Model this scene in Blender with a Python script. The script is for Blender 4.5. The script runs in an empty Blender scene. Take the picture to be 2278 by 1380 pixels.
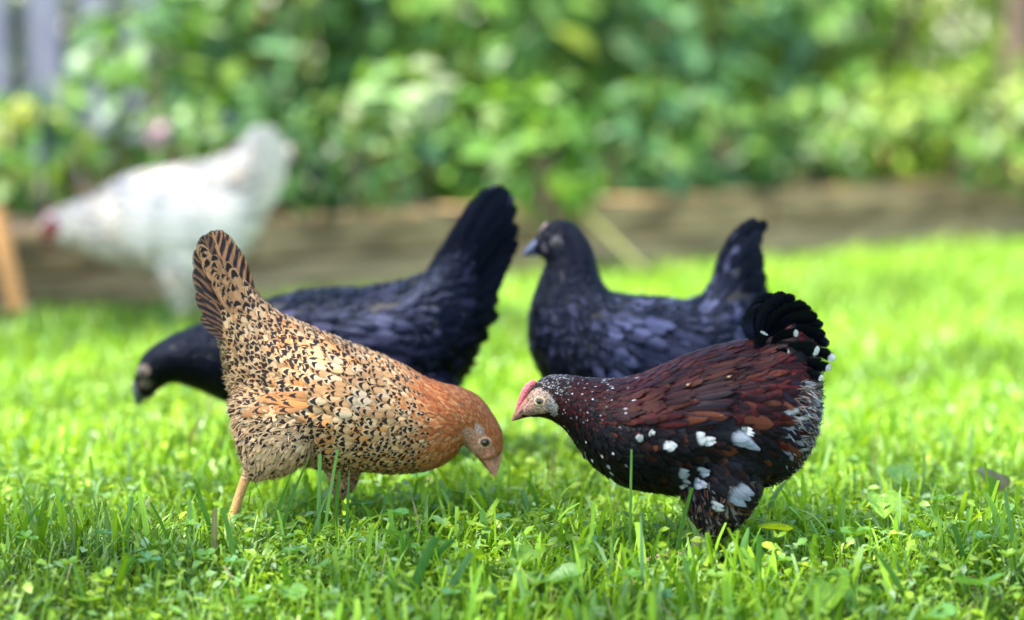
import bpy, bmesh, math
import numpy as np
from mathutils import Vector, Matrix, noise
from mathutils.bvhtree import BVHTree

rng = np.random.default_rng(11)
sc = bpy.context.scene
COL = sc.collection
R = math.radians

# ------------------------------------------------------------------ camera
CAM_H, FPX, W, H, HORIZON = 0.55, 4933.0, 2278.0, 1380.0, 90.0
PITCH = math.atan((H / 2 - HORIZON) / FPX)
cam = bpy.data.cameras.new('camera')
cam_o = bpy.data.objects.new('camera', cam)
COL.objects.link(cam_o)
cam_o.location = (0, 0, CAM_H)
cam_o.rotation_euler = (math.pi / 2 - PITCH, 0, 0)
cam.sensor_width = 36.0
cam.lens = 36.0 * FPX / W
cam.clip_start, cam.clip_end = 0.05, 300
cam.dof.use_dof = True
cam.dof.focus_distance = 2.39
cam.dof.aperture_fstop = (cam.lens / 1000.0) / 0.048
sc.camera = cam_o

# ------------------------------------------------------------------ light
SUN_EL = R(64)
SUN_AZ = (-0.86, -0.51)
S = Vector((SUN_AZ[0] * math.cos(SUN_EL), SUN_AZ[1] * math.cos(SUN_EL), math.sin(SUN_EL))).normalized()
wd = bpy.data.worlds.new('World')
sc.world = wd
wd.use_nodes = True
nt = wd.node_tree
bg = nt.nodes['Background']
sky = nt.nodes.new('ShaderNodeTexSky')
sky.sky_type = 'NISHITA'
sky.sun_disc = False
sky.sun_elevation = SUN_EL
sky.sun_rotation = math.atan2(S.x, S.y)
nt.links.new(sky.outputs[0], bg.inputs[0])
bg.inputs[1].default_value = 0.15
sl = bpy.data.lights.new('sun', 'SUN')
sl.energy = 4.8
sl.angle = R(0.9)
sl.color = (1.0, 0.94, 0.84)
so = bpy.data.objects.new('sun', sl)
COL.objects.link(so)
so.rotation_euler = S.to_track_quat('Z', 'Y').to_euler()
so.location = (-3, 5, 8)
vs = sc.view_settings
vs.view_transform = 'Standard'
vs.look = 'None'
vs.exposure = 2.2
vs.gamma = 1.0
vs.use_curve_mapping = False
cy = sc.cycles
cy.use_denoising = True
cy.max_bounces = 8
cy.diffuse_bounces = 4
cy.glossy_bounces = 2
cy.transmission_bounces = 4
cy.transparent_max_bounces = 6
cy.caustics_reflective = cy.caustics_refractive = False
cy.sample_clamp_indirect = 6.0

# ------------------------------------------------------------------ helpers
SP, CP = math.sin(PITCH), math.cos(PITCH)


def at(px, py, Y):
    """point on the plane y=Y seen at photo position px,py (arrays or floats)"""
    px = np.asarray(px, float); py = np.asarray(py, float)
    x = (px - W / 2) / FPX; u = (H / 2 - py) / FPX
    t = Y / (CP + u * SP)
    return np.stack([x * t, np.broadcast_to(Y, x.shape) * 1.0, CAM_H + t * (-SP + u * CP)], -1)


def gz(y):
    """the lawn falls away gently towards the camera"""
    y = np.maximum(np.asarray(y, float), 1.3)
    return -0.20 * 0.05 * np.log1p(np.exp(np.clip((2.31 - y) / 0.05, -40, 40)))


def ground(px, py, z=0.0):
    x = (px - W / 2) / FPX; u = (H / 2 - py) / FPX
    zz = z
    for _ in range(12):
        t = (zz - CAM_H) / (-SP + u * CP)
        zz = z + float(gz(t * (CP + u * SP)))
    return Vector((x * t, t * (CP + u * SP), zz))


def proj(P):
    P = np.asarray(P, float)
    dy = P[..., 1]; dz = P[..., 2] - CAM_H
    f = dy * CP - dz * SP; u = dy * SP + dz * CP
    return W / 2 + FPX * P[..., 0] / f, H / 2 - FPX * u / f


def tag(o, label=None, cat=None, group=None, kind=None):
    if label: o['label'] = label
    if cat: o['category'] = cat
    if group: o['group'] = group
    if kind: o['kind'] = kind
    return o


def empty(name, loc, label=None, cat=None, group=None):
    o = bpy.data.objects.new(name, None)
    o.empty_display_size = 0.05
    COL.objects.link(o)
    o.location = loc
    return tag(o, label, cat, group)


def link(name, me, mat, parent=None):
    o = bpy.data.objects.new(name, me)
    COL.objects.link(o)
    if mat is not None and not me.materials:
        me.materials.append(mat)
    if parent is not None:
        o.parent = parent
    return o


def mesh_np(name, verts, quads, attrs=None, smooth=True):
    me = bpy.data.meshes.new(name)
    nv, nf = len(verts), len(quads)
    me.vertices.add(nv)
    me.vertices.foreach_set('co', np.asarray(verts, np.float32).ravel())
    k = quads.shape[1]
    me.loops.add(nf * k)
    me.loops.foreach_set('vertex_index', np.asarray(quads, np.int32).ravel())
    me.polygons.add(nf)
    me.polygons.foreach_set('loop_start', np.arange(0, nf * k, k, dtype=np.int32))
    me.polygons.foreach_set('use_smooth', np.full(nf, smooth))
    me.update(calc_edges=True)
    for n, a in (attrs or {}).items():
        a = np.asarray(a, np.float32)
        if a.shape[1] == 3 and n.startswith('v_'):
            at_ = me.attributes.new(n, 'FLOAT_VECTOR', 'POINT')
            at_.data.foreach_set('vector', a.ravel())
        else:
            if a.shape[1] == 3:
                a = np.concatenate([a, np.ones((len(a), 1), np.float32)], 1)
            at_ = me.attributes.new(n, 'FLOAT_COLOR', 'POINT')
            at_.data.foreach_set('color', a.ravel())
    return me


def strips(name, P, inst=None, uv=True):
    """P (N,R,C,3) grids -> one mesh; inst: dict name->(N,3/4) per grid"""
    N, Rr, C = P.shape[:3]
    r, c = np.meshgrid(np.arange(Rr - 1), np.arange(C - 1), indexing='ij')
    a = (r * C + c).ravel()
    q = np.stack([a, a + 1, a + C + 1, a + C], -1)
    quads = (np.arange(N)[:, None, None] * (Rr * C) + q[None]).reshape(-1, 4)
    attrs = {}
    for n, v in (inst or {}).items():
        attrs[n] = np.repeat(np.asarray(v), Rr * C, axis=0)
    if uv:
        uu = np.broadcast_to(np.linspace(-1, 1, C)[None, None, :], (N, Rr, C))
        vv = np.broadcast_to(np.linspace(0, 1, Rr)[None, :, None], (N, Rr, C))
        ii = np.broadcast_to(rng.random(N)[:, None, None], (N, Rr, C))
        attrs['v_uv'] = np.stack([uu, vv, ii], -1).reshape(-1, 3)
    return mesh_np(name, P.reshape(-1, 3), quads, attrs)


def nrm(v):
    return v / np.maximum(np.linalg.norm(v, axis=-1, keepdims=True), 1e-9)


def catmull(A, n):
    A = np.asarray(A, float)
    Q = np.concatenate([2 * A[:1] - A[1:2], A, 2 * A[-1:] - A[-2:-1]])
    out = []
    for i in range(len(A) - 1):
        p0, p1, p2, p3 = Q[i:i + 4]
        for t in np.linspace(0, 1, n, endpoint=False):
            out.append(0.5 * (2 * p1 + (p2 - p0) * t + (2 * p0 - 5 * p1 + 4 * p2 - p3) * t * t + (3 * p1 - p0 - 3 * p2 + p3) * t ** 3))
    out.append(A[-1])
    return np.array(out)


# ------------------------------------------------------------------ materials
def new_mat(name):
    m = bpy.data.materials.new(name)
    m.use_nodes = True
    t = m.node_tree
    return m, t, t.nodes['Principled BSDF'], t.nodes['Material Output']


def N_(t, typ, **kw):
    n = t.nodes.new(typ)
    for k, v in kw.items():
        setattr(n, k, v)
    return n


def math_(t, op, a, b=None, c=None, clamp=False):
    n = t.nodes.new('ShaderNodeMath'); n.operation = op; n.use_clamp = clamp
    for i, v in enumerate((a, b, c)):
        if v is None: continue
        if isinstance(v, (int, float)): n.inputs[i].default_value = v
        else: t.links.new(v, n.inputs[i])
    return n.outputs[0]


def mixc(t, f, a, b, mode='MIX'):
    n = t.nodes.new('ShaderNodeMix'); n.data_type = 'RGBA'; n.blend_type = mode
    for i, v in ((0, f), (6, a), (7, b)):
        if isinstance(v, (int, float)): n.inputs[i].default_value = v
        elif isinstance(v, tuple): n.inputs[i].default_value = (*v[:3], 1)
        else: t.links.new(v, n.inputs[i])
    return n.outputs[2]


def smooth(t, x, lo, hi):
    n = t.nodes.new('ShaderNodeMapRange'); n.interpolation_type = 'SMOOTHSTEP'
    n.inputs[1].default_value = lo; n.inputs[2].default_value = hi
    t.links.new(x, n.inputs[0])
    return n.outputs[0]


def plain(name, col, rough=0.6, spec=0.4, noise_scale=None, dark=0.6, bump=0.0, coords='Object', stretch=None):
    m, t, b, o = new_mat(name)
    b.inputs['Roughness'].default_value = rough
    b.inputs['Specular IOR Level'].default_value = spec
    b.inputs['Base Color'].default_value = (*col, 1)
    if noise_scale:
        tc = N_(t, 'ShaderNodeTexCoord')
        v = tc.outputs[coords]
        if stretch:
            mp = N_(t, 'ShaderNodeMapping'); mp.inputs['Scale'].default_value = stretch
            t.links.new(v, mp.inputs[0]); v = mp.outputs[0]
        n = N_(t, 'ShaderNodeTexNoise'); n.inputs['Scale'].default_value = noise_scale
        n.inputs['Detail'].default_value = 6
        t.links.new(v, n.inputs[0])
        f = smooth(t, n.outputs[0], 0.35, 0.68)
        t.links.new(mixc(t, f, tuple(c * dark for c in col), col), b.inputs['Base Color'])
        if bump:
            bp = N_(t, 'ShaderNodeBump'); bp.inputs['Strength'].default_value = 0.6
            bp.inputs['Distance'].default_value = bump
            t.links.new(n.outputs[0], bp.inputs['Height']); t.links.new(bp.outputs[0], b.inputs['Normal'])
    return m


def leaf_mat(name, rough=0.42, trans=0.42, vein=0.0, spec=0.45, tint=(1.25, 1.15, 0.45)):
    m, t, b, o = new_mat(name)
    a = N_(t, 'ShaderNodeAttribute', attribute_name='base')
    uv = N_(t, 'ShaderNodeAttribute', attribute_name='v_uv')
    col = a.outputs['Color']
    n = N_(t, 'ShaderNodeTexNoise'); n.inputs['Scale'].default_value = 3.0; n.inputs['Detail'].default_value = 3
    t.links.new(uv.outputs['Vector'], n.inputs[0])
    f = smooth(t, n.outputs[0], 0.3, 0.7)
    col = mixc(t, f, mixc(t, 1.0, col, (0.72, 0.78, 0.7), 'MULTIPLY'), mixc(t, 1.0, col, (1.15, 1.1, 1.1), 'MULTIPLY'))
    if vein:
        sp = N_(t, 'ShaderNodeSeparateXYZ'); t.links.new(uv.outputs['Vector'], sp.inputs[0])
        au = math_(t, 'ABSOLUTE', sp.outputs[0])
        s = math_(t, 'SUBTRACT', sp.outputs[1], math_(t, 'MULTIPLY', au, 0.55))
        w = math_(t, 'ABSOLUTE', math_(t, 'SUBTRACT', math_(t, 'FRACT', math_(t, 'MULTIPLY', s, 5.0)), 0.5))
        vm = math_(t, 'MAXIMUM', math_(t, 'SUBTRACT', 1.0, smooth(t, w, 0.0, 0.10)), math_(t, 'SUBTRACT', 1.0, smooth(t, au, 0.02, 0.09)))
        vm = math_(t, 'MULTIPLY', vm, vein)
        col = mixc(t, vm, col, mixc(t, 1.0, col, (1.6, 1.4, 1.6), 'MULTIPLY'))
        bp = N_(t, 'ShaderNodeBump'); bp.inputs['Strength'].default_value = 0.5; bp.inputs['Distance'].default_value = 0.0008
        bp.invert = True
        t.links.new(vm, bp.inputs['Height']); t.links.new(bp.outputs[0], b.inputs['Normal'])
    t.links.new(col, b.inputs['Base Color'])
    b.inputs['Roughness'].default_value = rough
    b.inputs['Specular IOR Level'].default_value = spec
    tr = N_(t, 'ShaderNodeBsdfTranslucent')
    t.links.new(mixc(t, 1.0, col, tint, 'MULTIPLY'), tr.inputs[0])
    mx = N_(t, 'ShaderNodeMixShader'); mx.inputs[0].default_value = trans
    t.links.new(b.outputs[0], mx.inputs[1]); t.links.new(tr.outputs[0], mx.inputs[2])
    t.links.new(mx.outputs[0], o.inputs['Surface'])
    return m


def feather_mat(name, rough=0.55, spec=0.35, sheen_col=None, bars=None, fray=0.5, curve=0.0, soft=0.25, relief=0.0006):
    """attributes: base, mark, pat=(spot centre v, spot half length, spot half width)"""
    m, t, b, o = new_mat(name)
    base = N_(t, 'ShaderNodeAttribute', attribute_name='base').outputs['Color']
    mark = N_(t, 'ShaderNodeAttribute', attribute_name='mark').outputs['Color']
    pat = N_(t, 'ShaderNodeAttribute', attribute_name='pat').outputs['Vector']
    uv = N_(t, 'ShaderNodeAttribute', attribute_name='v_uv').outputs['Vector']
    su = N_(t, 'ShaderNodeSeparateXYZ'); t.links.new(uv, su.inputs[0])
    sp = N_(t, 'ShaderNodeSeparateXYZ'); t.links.new(pat, sp.inputs[0])
    u, v, rid = su.outputs
    au = math_(t, 'ABSOLUTE', u)
    barb = math_(t, 'SUBTRACT', math_(t, 'MULTIPLY', v, 1.0), math_(t, 'MULTIPLY', au, 0.22))
    cv = N_(t, 'ShaderNodeCombineXYZ')
    t.links.new(math_(t, 'MULTIPLY', barb, 34.0), cv.inputs[0])
    t.links.new(math_(t, 'ADD', math_(t, 'MULTIPLY', u, 1.3), math_(t, 'MULTIPLY', rid, 91.0)), cv.inputs[1])
    nz = N_(t, 'ShaderNodeTexNoise'); nz.inputs['Scale'].default_value = 1.0; nz.inputs['Detail'].default_value = 2
    t.links.new(cv.outputs[0], nz.inputs[0])
    nzf = nz.outputs[0]
    # spot
    vc = math_(t, 'ADD', v, math_(t, 'MULTIPLY', math_(t, 'MULTIPLY', u, u), curve))
    dv = math_(t, 'DIVIDE', math_(t, 'SUBTRACT', vc, sp.outputs[0]), math_(t, 'MAXIMUM', sp.outputs[1], 0.001))
    du = math_(t, 'DIVIDE', u, math_(t, 'MAXIMUM', sp.outputs[2], 0.001))
    d = math_(t, 'ADD', math_(t, 'MULTIPLY', dv, dv), math_(t, 'MULTIPLY', du, du))
    d = math_(t, 'ADD', d, math_(t, 'MULTIPLY', math_(t, 'SUBTRACT', nzf, 0.5), 1.6))
    mask = math_(t, 'SUBTRACT', 1.0, smooth(t, d, 1.0 - soft, 1.0 + soft))
    if bars:
        w = math_(t, 'ADD', math_(t, 'MULTIPLY', barb, bars), math_(t, 'MULTIPLY', nzf, 0.75))
        w = math_(t, 'ABSOLUTE', math_(t, 'SUBTRACT', math_(t, 'FRACT', w), 0.5))
        bm = smooth(t, w, 0.15, 0.27)
        bm = math_(t, 'MULTIPLY', bm, smooth(t, au, 0.08, 0.16))
        bm = math_(t, 'MAXIMUM', bm, smooth(t, v, 0.86, 0.95))
        mask = math_(t, 'MAXIMUM', mask, bm)
    col = mixc(t, mask, base, mark)
    shade = math_(t, 'ADD', 0.62, math_(t, 'MULTIPLY', nzf, 0.76))
    cc = N_(t, 'ShaderNodeCombineColor')
    for i in range(3): t.links.new(shade, cc.inputs[i])
    col = mixc(t, 1.0, col, cc.outputs[0], 'MULTIPLY')
    shaft = math_(t, 'SUBTRACT', 1.0, smooth(t, au, 0.02, 0.09))
    col = mixc(t, math_(t, 'MULTIPLY', shaft, 0.35), col, mixc(t, 1.0, col, (1.9, 1.8, 1.7), 'MULTIPLY'))
    t.links.new(col, b.inputs['Base Color'])
    b.inputs['Roughness'].default_value = rough
    b.inputs['Specular IOR Level'].default_value = spec
    if sheen_col:
        b.inputs['Specular Tint'].default_value = (*sheen_col, 1)
    bp = N_(t, 'ShaderNodeBump'); bp.inputs['Strength'].default_value = 0.5; bp.inputs['Distance'].default_value = relief
    t.links.new(nzf, bp.inputs['Height']); t.links.new(bp.outputs[0], b.inputs['Normal'])
    if fray:
        # split barbs: the vane opens into gaps towards its margin and tip
        e = math_(t, 'MAXIMUM', au, smooth(t, v, 0.55, 1.05))
        g = math_(t, 'SUBTRACT', math_(t, 'MULTIPLY', e, 1.0), math_(t, 'MULTIPLY', nzf, 0.9))
        al = math_(t, 'SUBTRACT', 1.0, math_(t, 'MULTIPLY', smooth(t, g, 0.30, 0.55), fray))
        t.links.new(al, b.inputs['Alpha'])
    return m


M = {}
M['grass'] = leaf_mat('grass blades', 0.42, 0.40, tint=(1.3, 1.15, 0.35))
M['leaf'] = leaf_mat('garden leaves', 0.45, 0.36)
M['weed'] = leaf_mat('lawn weed leaves', 0.45, 0.40, vein=0.8, tint=(1.4, 1.2, 0.35))
M['petal'] = leaf_mat('flower petals', 0.6, 0.25, spec=0.2, tint=(1, 1, 1))
M['feather_buff'] = feather_mat('buff spangled feathers', 0.62, 0.22, curve=0.30)
M['feather_bar'] = feather_mat('barred tail feathers', 0.55, 0.25, bars=7.0, fray=0.5)
M['feather_black'] = feather_mat('glossy black feathers', 0.29, 0.13, (0.40, 0.52, 1.0), relief=0.0014)
M['feather_blacktail'] = feather_mat('black tail feathers', 0.28, 0.20, (0.42, 0.55, 1.0), fray=0.7, relief=0.0012)
M['feather_mahogany'] = feather_mat('mahogany feathers', 0.40, 0.12, (1.0, 0.80, 0.80), fray=0.8, soft=0.6)
M['feather_spot'] = feather_mat('white tipped flank feathers', 0.6, 0.15, fray=0.35, soft=0.7)
M['feather_white'] = feather_mat('white feathers', 0.7, 0.2)


def skin_mat(name, rough=0.6, bump=0.0006, scale=420):
    m, t, b, o = new_mat(name)
    a = N_(t, 'ShaderNodeAttribute', attribute_name='base')
    tc = N_(t, 'ShaderNodeTexCoord')
    n = N_(t, 'ShaderNodeTexNoise'); n.inputs['Scale'].default_value = scale; n.inputs['Detail'].default_value = 4
    t.links.new(tc.outputs['Object'], n.inputs[0])
    f = smooth(t, n.outputs[0], 0.3, 0.7)
    t.links.new(mixc(t, f, mixc(t, 1.0, a.outputs['Color'], (0.6, 0.55, 0.55), 'MULTIPLY'), a.outputs['Color']), b.inputs['Base Color'])
    b.inputs['Roughness'].default_value = rough
    b.inputs['Specular IOR Level'].default_value = 0.3
    bp = N_(t, 'ShaderNodeBump'); bp.inputs['Strength'].default_value = 0.7; bp.inputs['Distance'].default_value = bump
    t.links.new(n.outputs[0], bp.inputs['Height']); t.links.new(bp.outputs[0], b.inputs['Normal'])
    return m


M['skin'] = skin_mat('bird skin and scales', 0.6, 0.0012, 380)
M['eye'] = plain('dark bird eye', (0.012, 0.008, 0.006), 0.06, 0.7)
M['soil'] = plain('dark garden soil', (0.055, 0.04, 0.028), 0.95, 0.1, 30, 0.5, 0.02)
M['lawn'] = plain('thatch and soil under the lawn', (0.07, 0.095, 0.028), 0.95, 0.1, 60, 0.45, 0.01)

# ------------------------------------------------------------------ ground
ys_ = np.concatenate([[-80, 0, 1.29], np.linspace(1.35, 2.7, 24), [4, 9, 80]])
V_ = np.array([[x_, y_, float(gz(y_))] for y_ in ys_ for x_ in (-80, -3, 3, 80)])
a_ = (np.arange(len(ys_) - 1)[:, None] * 4 + np.arange(3)[None]).ravel()
o = link('lawn', mesh_np('lawn', V_, np.stack([a_, a_ + 1, a_ + 5, a_ + 4], -1)), M['lawn']); o['kind'] = 'structure'

# line of the raised bed edge (ground points): oblique, farther on the right
EA = Vector((-0.503, 4.6, 0)); ED = Vector((0.806, 0.592, 0)).normalized(); EN = Vector((-ED.y, ED.x, 0))


def edge(s, off=0.0, z=0.0):
    p = EA + ED * s + EN * off
    return Vector((p.x, p.y, z))


def box_mesh(name, L, Dp, Hh, bev=0.006, jit=0.0):
    bm = bmesh.new()
    bmesh.ops.create_cube(bm, size=1)
    for v in bm.verts:
        v.co = Vector((v.co.x * L, v.co.y * Dp, v.co.z * Hh))
    bmesh.ops.subdivide_edges(bm, edges=[e for e in bm.edges if abs((e.verts[0].co - e.verts[1].co).x) > L * .5], cuts=5)
    for v in bm.verts:
        v.co += Vector((0, rng.normal(0, jit), rng.normal(0, jit)))
    bmesh.ops.bevel(bm, geom=list(bm.edges), offset=bev, segments=2, affect='EDGES', clamp_overlap=True)
    me = bpy.data.meshes.new(name)
    bm.to_mesh(me); bm.free()
    return me


M['timber'] = plain('weathered landscape timber', (0.42, 0.28, 0.135), 0.85, 0.15, 3.0, 0.35, 0.004, stretch=(2.2, 7, 7))
M['timber_grey'] = plain('greyed landscape timber', (0.43, 0.30, 0.155), 0.85, 0.15, 3.0, 0.35, 0.004, stretch=(1.2, 14, 14))
ang = math.atan2(ED.y, ED.x)
root = empty('raised_bed_edge', edge(0), 'low weathered wooden timber edging along the garden bed', 'edging')
root.rotation_euler.z = ang
for course, (z, cuts) in enumerate(((0.045, (-3.6, -1.25, 0.55, 2.15, 4.6, 7.0)), (0.137, (-3.6, -0.35, 1.42, 3.4, 5.6, 7.0)))):
    for a, b_ in zip(cuts[:-1], cuts[1:]):
        me = box_mesh('timber', b_ - a - 0.008, 0.10, 0.088, 0.008, 0.0015)
        o = link('timber', me, M['timber'] if course == 1 else M['timber_grey'], root)
        o.location = ((a + b_) / 2, 0.05 + (0.006 if course else 0), z)
# soil behind the edging
bm = bmesh.new()
pts = [edge(-3.6, 0.09, 0.15), edge(7, 0.09, 0.15), edge(7, 6, 0.16), edge(-3.6, 6, 0.16)]
bm.faces.new([bm.verts.new(p) for p in pts])
me = bpy.data.meshes.new('garden_soil'); bm.to_mesh(me); bm.free()
o = link('garden_soil', me, M['soil']); o['kind'] = 'structure'


# ------------------------------------------------------------------ birds
def hexcol(*rgb):
    c = np.array(rgb, float) / 255
    return np.where(c <= 0.04045, c / 12.92, ((c + 0.055) / 1.055) ** 2.4)


def loft(parts, stations, Y, n=22, interp=5, round0=True, round1=True):
    """stations rows: top px,py, bottom px,py, half width m, dy m"""
    Sx = np.array([list(s) + [0.0] * (6 - len(s)) for s in stations], float)
    Sx = catmull(Sx, interp)
    top = at(Sx[:, 0], Sx[:, 1], Y); bot = at(Sx[:, 2], Sx[:, 3], Y)
    c = (top + bot) / 2; c[:, 1] += Sx[:, 5]
    h = (top - bot) / 2
    hw = np.maximum(Sx[:, 4], 0.0015)
    # rounded ends
    def cap(i, j):
        d = c[i] - c[j]; d = d / np.linalg.norm(d)
        ext = min(hw[i], np.linalg.norm(h[i])) * 0.8
        rows = []
        for f in (0.45, 0.8, 0.98):
            s = math.sqrt(1 - f * f)
            rows.append((c[i] + d * ext * f, h[i] * s, hw[i] * s))
        return rows
    rows = list(zip(c, h, hw))
    if round0: rows = cap(0, 1)[::-1] + rows
    if round1: rows = rows + cap(-1, -2)
    th = np.linspace(0, 2 * np.pi, n, endpoint=False)
    V = []
    for cc, hh, w in rows:
        ring = cc[None] + hh[None] * np.cos(th)[:, None] + np.array([0, 1.0, 0])[None] * (np.sin(th) * w)[:, None]
        V.append(ring)
    parts.append(np.array(V))


def tube(parts, pts, radii, n=12):
    """round tube through 3-D points"""
    A = catmull(np.concatenate([np.array(pts, float), np.array(radii, float)[:, None]], 1), 4)
    P, r = A[:, :3], A[:, 3]
    T = nrm(np.gradient(P, axis=0))
    V = []
    ref = np.array([0.0, 1.0, 0.0])
    for i in range(len(P)):
        a = np.cross(T[i], ref)
        if np.linalg.norm(a) < 0.15: a = np.cross(T[i], np.array([1.0, 0, 0]))
        a /= np.linalg.norm(a); b = np.cross(T[i], a)
        th = np.linspace(0, 2 * np.pi, n, endpoint=False)
        V.append(P[i] + r[i] * (np.cos(th)[:, None] * a + np.sin(th)[:, None] * b))
    parts.append(np.array(V))


def rings_to_bm(bm, V):
    vs_ = [[bm.verts.new(p) for p in ring] for ring in V]
    n = len(vs_[0])
    for a, b in zip(vs_[:-1], vs_[1:]):
        for i in range(n):
            bm.faces.new((a[i], a[(i + 1) % n], b[(i + 1) % n], b[i]))
    for ring, flip in ((vs_[0], True), (vs_[-1], False)):
        bm.faces.new(ring[::-1] if flip else ring)


def remesh(parts, voxel, smooth_it):
    bm = bmesh.new()
    for V in parts: rings_to_bm(bm, V)
    bmesh.ops.recalc_face_normals(bm, faces=bm.faces)
    me = bpy.data.meshes.new('tmp'); bm.to_mesh(me); bm.free()
    o = bpy.data.objects.new('tmp', me); COL.objects.link(o)
    md = o.modifiers.new('r', 'REMESH'); md.mode = 'VOXEL'; md.voxel_size = voxel; md.use_smooth_shade = True
    sm = o.modifiers.new('s', 'SMOOTH'); sm.iterations = smooth_it; sm.factor = 0.5
    dg = bpy.context.evaluated_depsgraph_get()
    dg.update()
    out = bpy.data.meshes.new_from_object(o.evaluated_get(dg))
    bpy.data.objects.remove(o); bpy.data.meshes.remove(me)
    return out


FV = np.linspace(0, 1, 6)
FW = np.array([0.35, 0.78, 0.98, 1.0, 0.78, 0.22])     # width profile of a body feather


class Bird:
    def __init__(self, Y, base_xy, name, label, cat='chicken', voxel=0.0024, smooth_it=4, dim=1.0):
        self.dim = dim
        self.Y = Y; self.base = np.array([base_xy[0], base_xy[1], 0.0])
        self.root = empty(name, self.base.tolist(), label, cat)
        self.parts = []; self.voxel = voxel; self.smooth_it = smooth_it
        self.legs = []

    def leg(self, pts, radii, foot_dir, col):
        """pts: 3-D knee..ankle; foot with four toes at the last point"""
        pts = [np.array(p, float) for p in pts]
        pts[-1] = pts[-1] - np.array([0, 0, 0.006])
        tube(self.parts, pts, radii)
        f = pts[-1]; a = math.atan2(foot_dir[1], foot_dir[0])
        r = radii[-1]
        for da, L in ((-0.55, 0.045), (0.0, 0.055), (0.55, 0.045), (math.pi, 0.022)):
            d = np.array([math.cos(a + da), math.sin(a + da), 0])
            tube(self.parts, [f + [0, 0, 0.002], f + d * L * 0.5 + [0, 0, 0.006], f + d * L * 0.9 + [0, 0, 0.001], f + d * L + [0, 0, -0.004]],
                 [r * 0.9, r * 0.75, r * 0.6, r * 0.25], 8)
        self.legs.append((pts, col))

    def build(self, skin, under, faces):
        """faces: list of (px,py,rx,ry,angle,colour) bare-skin ellipses on the head"""
        me = remesh(self.parts, self.voxel, self.smooth_it)
        me.name = 'body'
        nv = len(me.vertices)
        co = np.empty(nv * 3, np.float32); me.vertices.foreach_get('co', co); co = co.reshape(-1, 3).astype(float)
        me.calc_loop_triangles()
        tri = np.empty(len(me.loop_triangles) * 3, np.int32); me.loop_triangles.foreach_get('vertices', tri); tri = tri.reshape(-1, 3)
        self.bvh = BVHTree.FromPolygons(co.tolist(), tri.tolist())
        self.co, self.tri = co, tri
        px, py = proj(co)
        under = np.array(under, float) * self.dim
        faces = [(*f_[:5], np.array(f_[5]) * (0.3 + 0.7 * self.dim)) for f_ in faces]
        c = np.tile(under, (nv, 1))
        for (fx, fy, rx, ry, a, col) in faces:
            m = self.inell(px, py, fx, fy, rx, ry, a)
            k = np.clip((1.15 - m) / 0.3, 0, 1)[:, None]
            c = c * (1 - k) + np.array(col) * k
        for pts, col in self.legs:
            k = self.legmask(co, pts)[:, None]
            c = c * (1 - k) + np.array(col) * k
        at_ = me.attributes.new('base', 'FLOAT_COLOR', 'POINT')
        at_.data.foreach_set('color', np.concatenate([c, np.ones((nv, 1))], 1).astype(np.float32).ravel())
        me.vertices.foreach_set('co', (co - self.base).astype(np.float32).ravel())
        me.polygons.foreach_set('use_smooth', np.ones(len(me.polygons), bool))
        me.update()
        me.materials.clear()
        self.body = link('body', me, skin, self.root)
        self.faces = faces

    @staticmethod
    def inell(px, py, fx, fy, rx, ry, a):
        ca, sa = math.cos(R(a)), math.sin(R(a))
        dx, dy = px - fx, -(py - fy)
        return np.hypot((dx * ca + dy * sa) / rx, (-dx * sa + dy * ca) / ry)

    def legmask(self, P, pts):
        best = np.full(len(P), 9.0)
        for a, b in zip(pts[:-1], pts[1:]):
            d = b - a
            t = np.clip(((P - a) @ d) / (d @ d), 0, 1)
            best = np.minimum(best, np.linalg.norm(P - a - t[:, None] * d, axis=1))
        k = np.clip((0.013 - best) / 0.003, 0, 1)
        k = np.maximum(k, (P[:, 2] < 0.02) * 1.0)
        return k * (P[:, 2] < pts[0][2] + 0.004)

    def conform(self, roots, dirs, L, Wd, lift, cup=0.25, base_off=0.0006, prof=FW):
        """lay feathers on the body; returns (N,R,3,3) in local coordinates"""
        n = len(roots); Rn = len(prof)
        fv = np.linspace(0, 1, Rn)
        out = np.zeros((n, Rn, 3, 3))
        fn = self.bvh.find_nearest
        for i in range(n):
            p = roots[i].copy(); d = dirs[i]
            step = L[i] / (Rn - 1)
            for k in range(Rn):
                q, nn, _, _ = fn(p)
                if q is None: break
                q = np.array(q); nn = np.array(nn)
                d = d - nn * (d @ nn); d /= (np.linalg.norm(d) + 1e-9)
                s = np.cross(nn, d)
                c = q + nn * (base_off + lift[i] * fv[k] ** 1.4)
                w = Wd[i] * 0.5 * prof[k]
                out[i, k, 1] = c
                out[i, k, 0] = c - s * w - nn * w * cup
                out[i, k, 2] = c + s * w - nn * w * cup
                p = q + d * step
        return out - self.base

    def field(self, px, py, ctrl):
        C = np.array(ctrl, float)
        d2 = (px[:, None] - C[None, :, 0]) ** 2 + (py[:, None] - C[None, :, 1]) ** 2
        w = 1.0 / (d2 + 60.0) ** 1.6
        w /= w.sum(1, keepdims=True)
        ca = w @ np.cos(np.radians(C[:, 2])); sa = w @ np.sin(np.radians(C[:, 2]))
        L = np.exp(w @ np.log(C[:, 3])); Wd = np.exp(w @ np.log(C[:, 4]))
        lift = w @ C[:, 5]; jit = w @ C[:, 6]
        a = np.arctan2(sa, ca)
        return a, L / 1000, Wd / 1000, lift / 1000, np.radians(jit)

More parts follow.
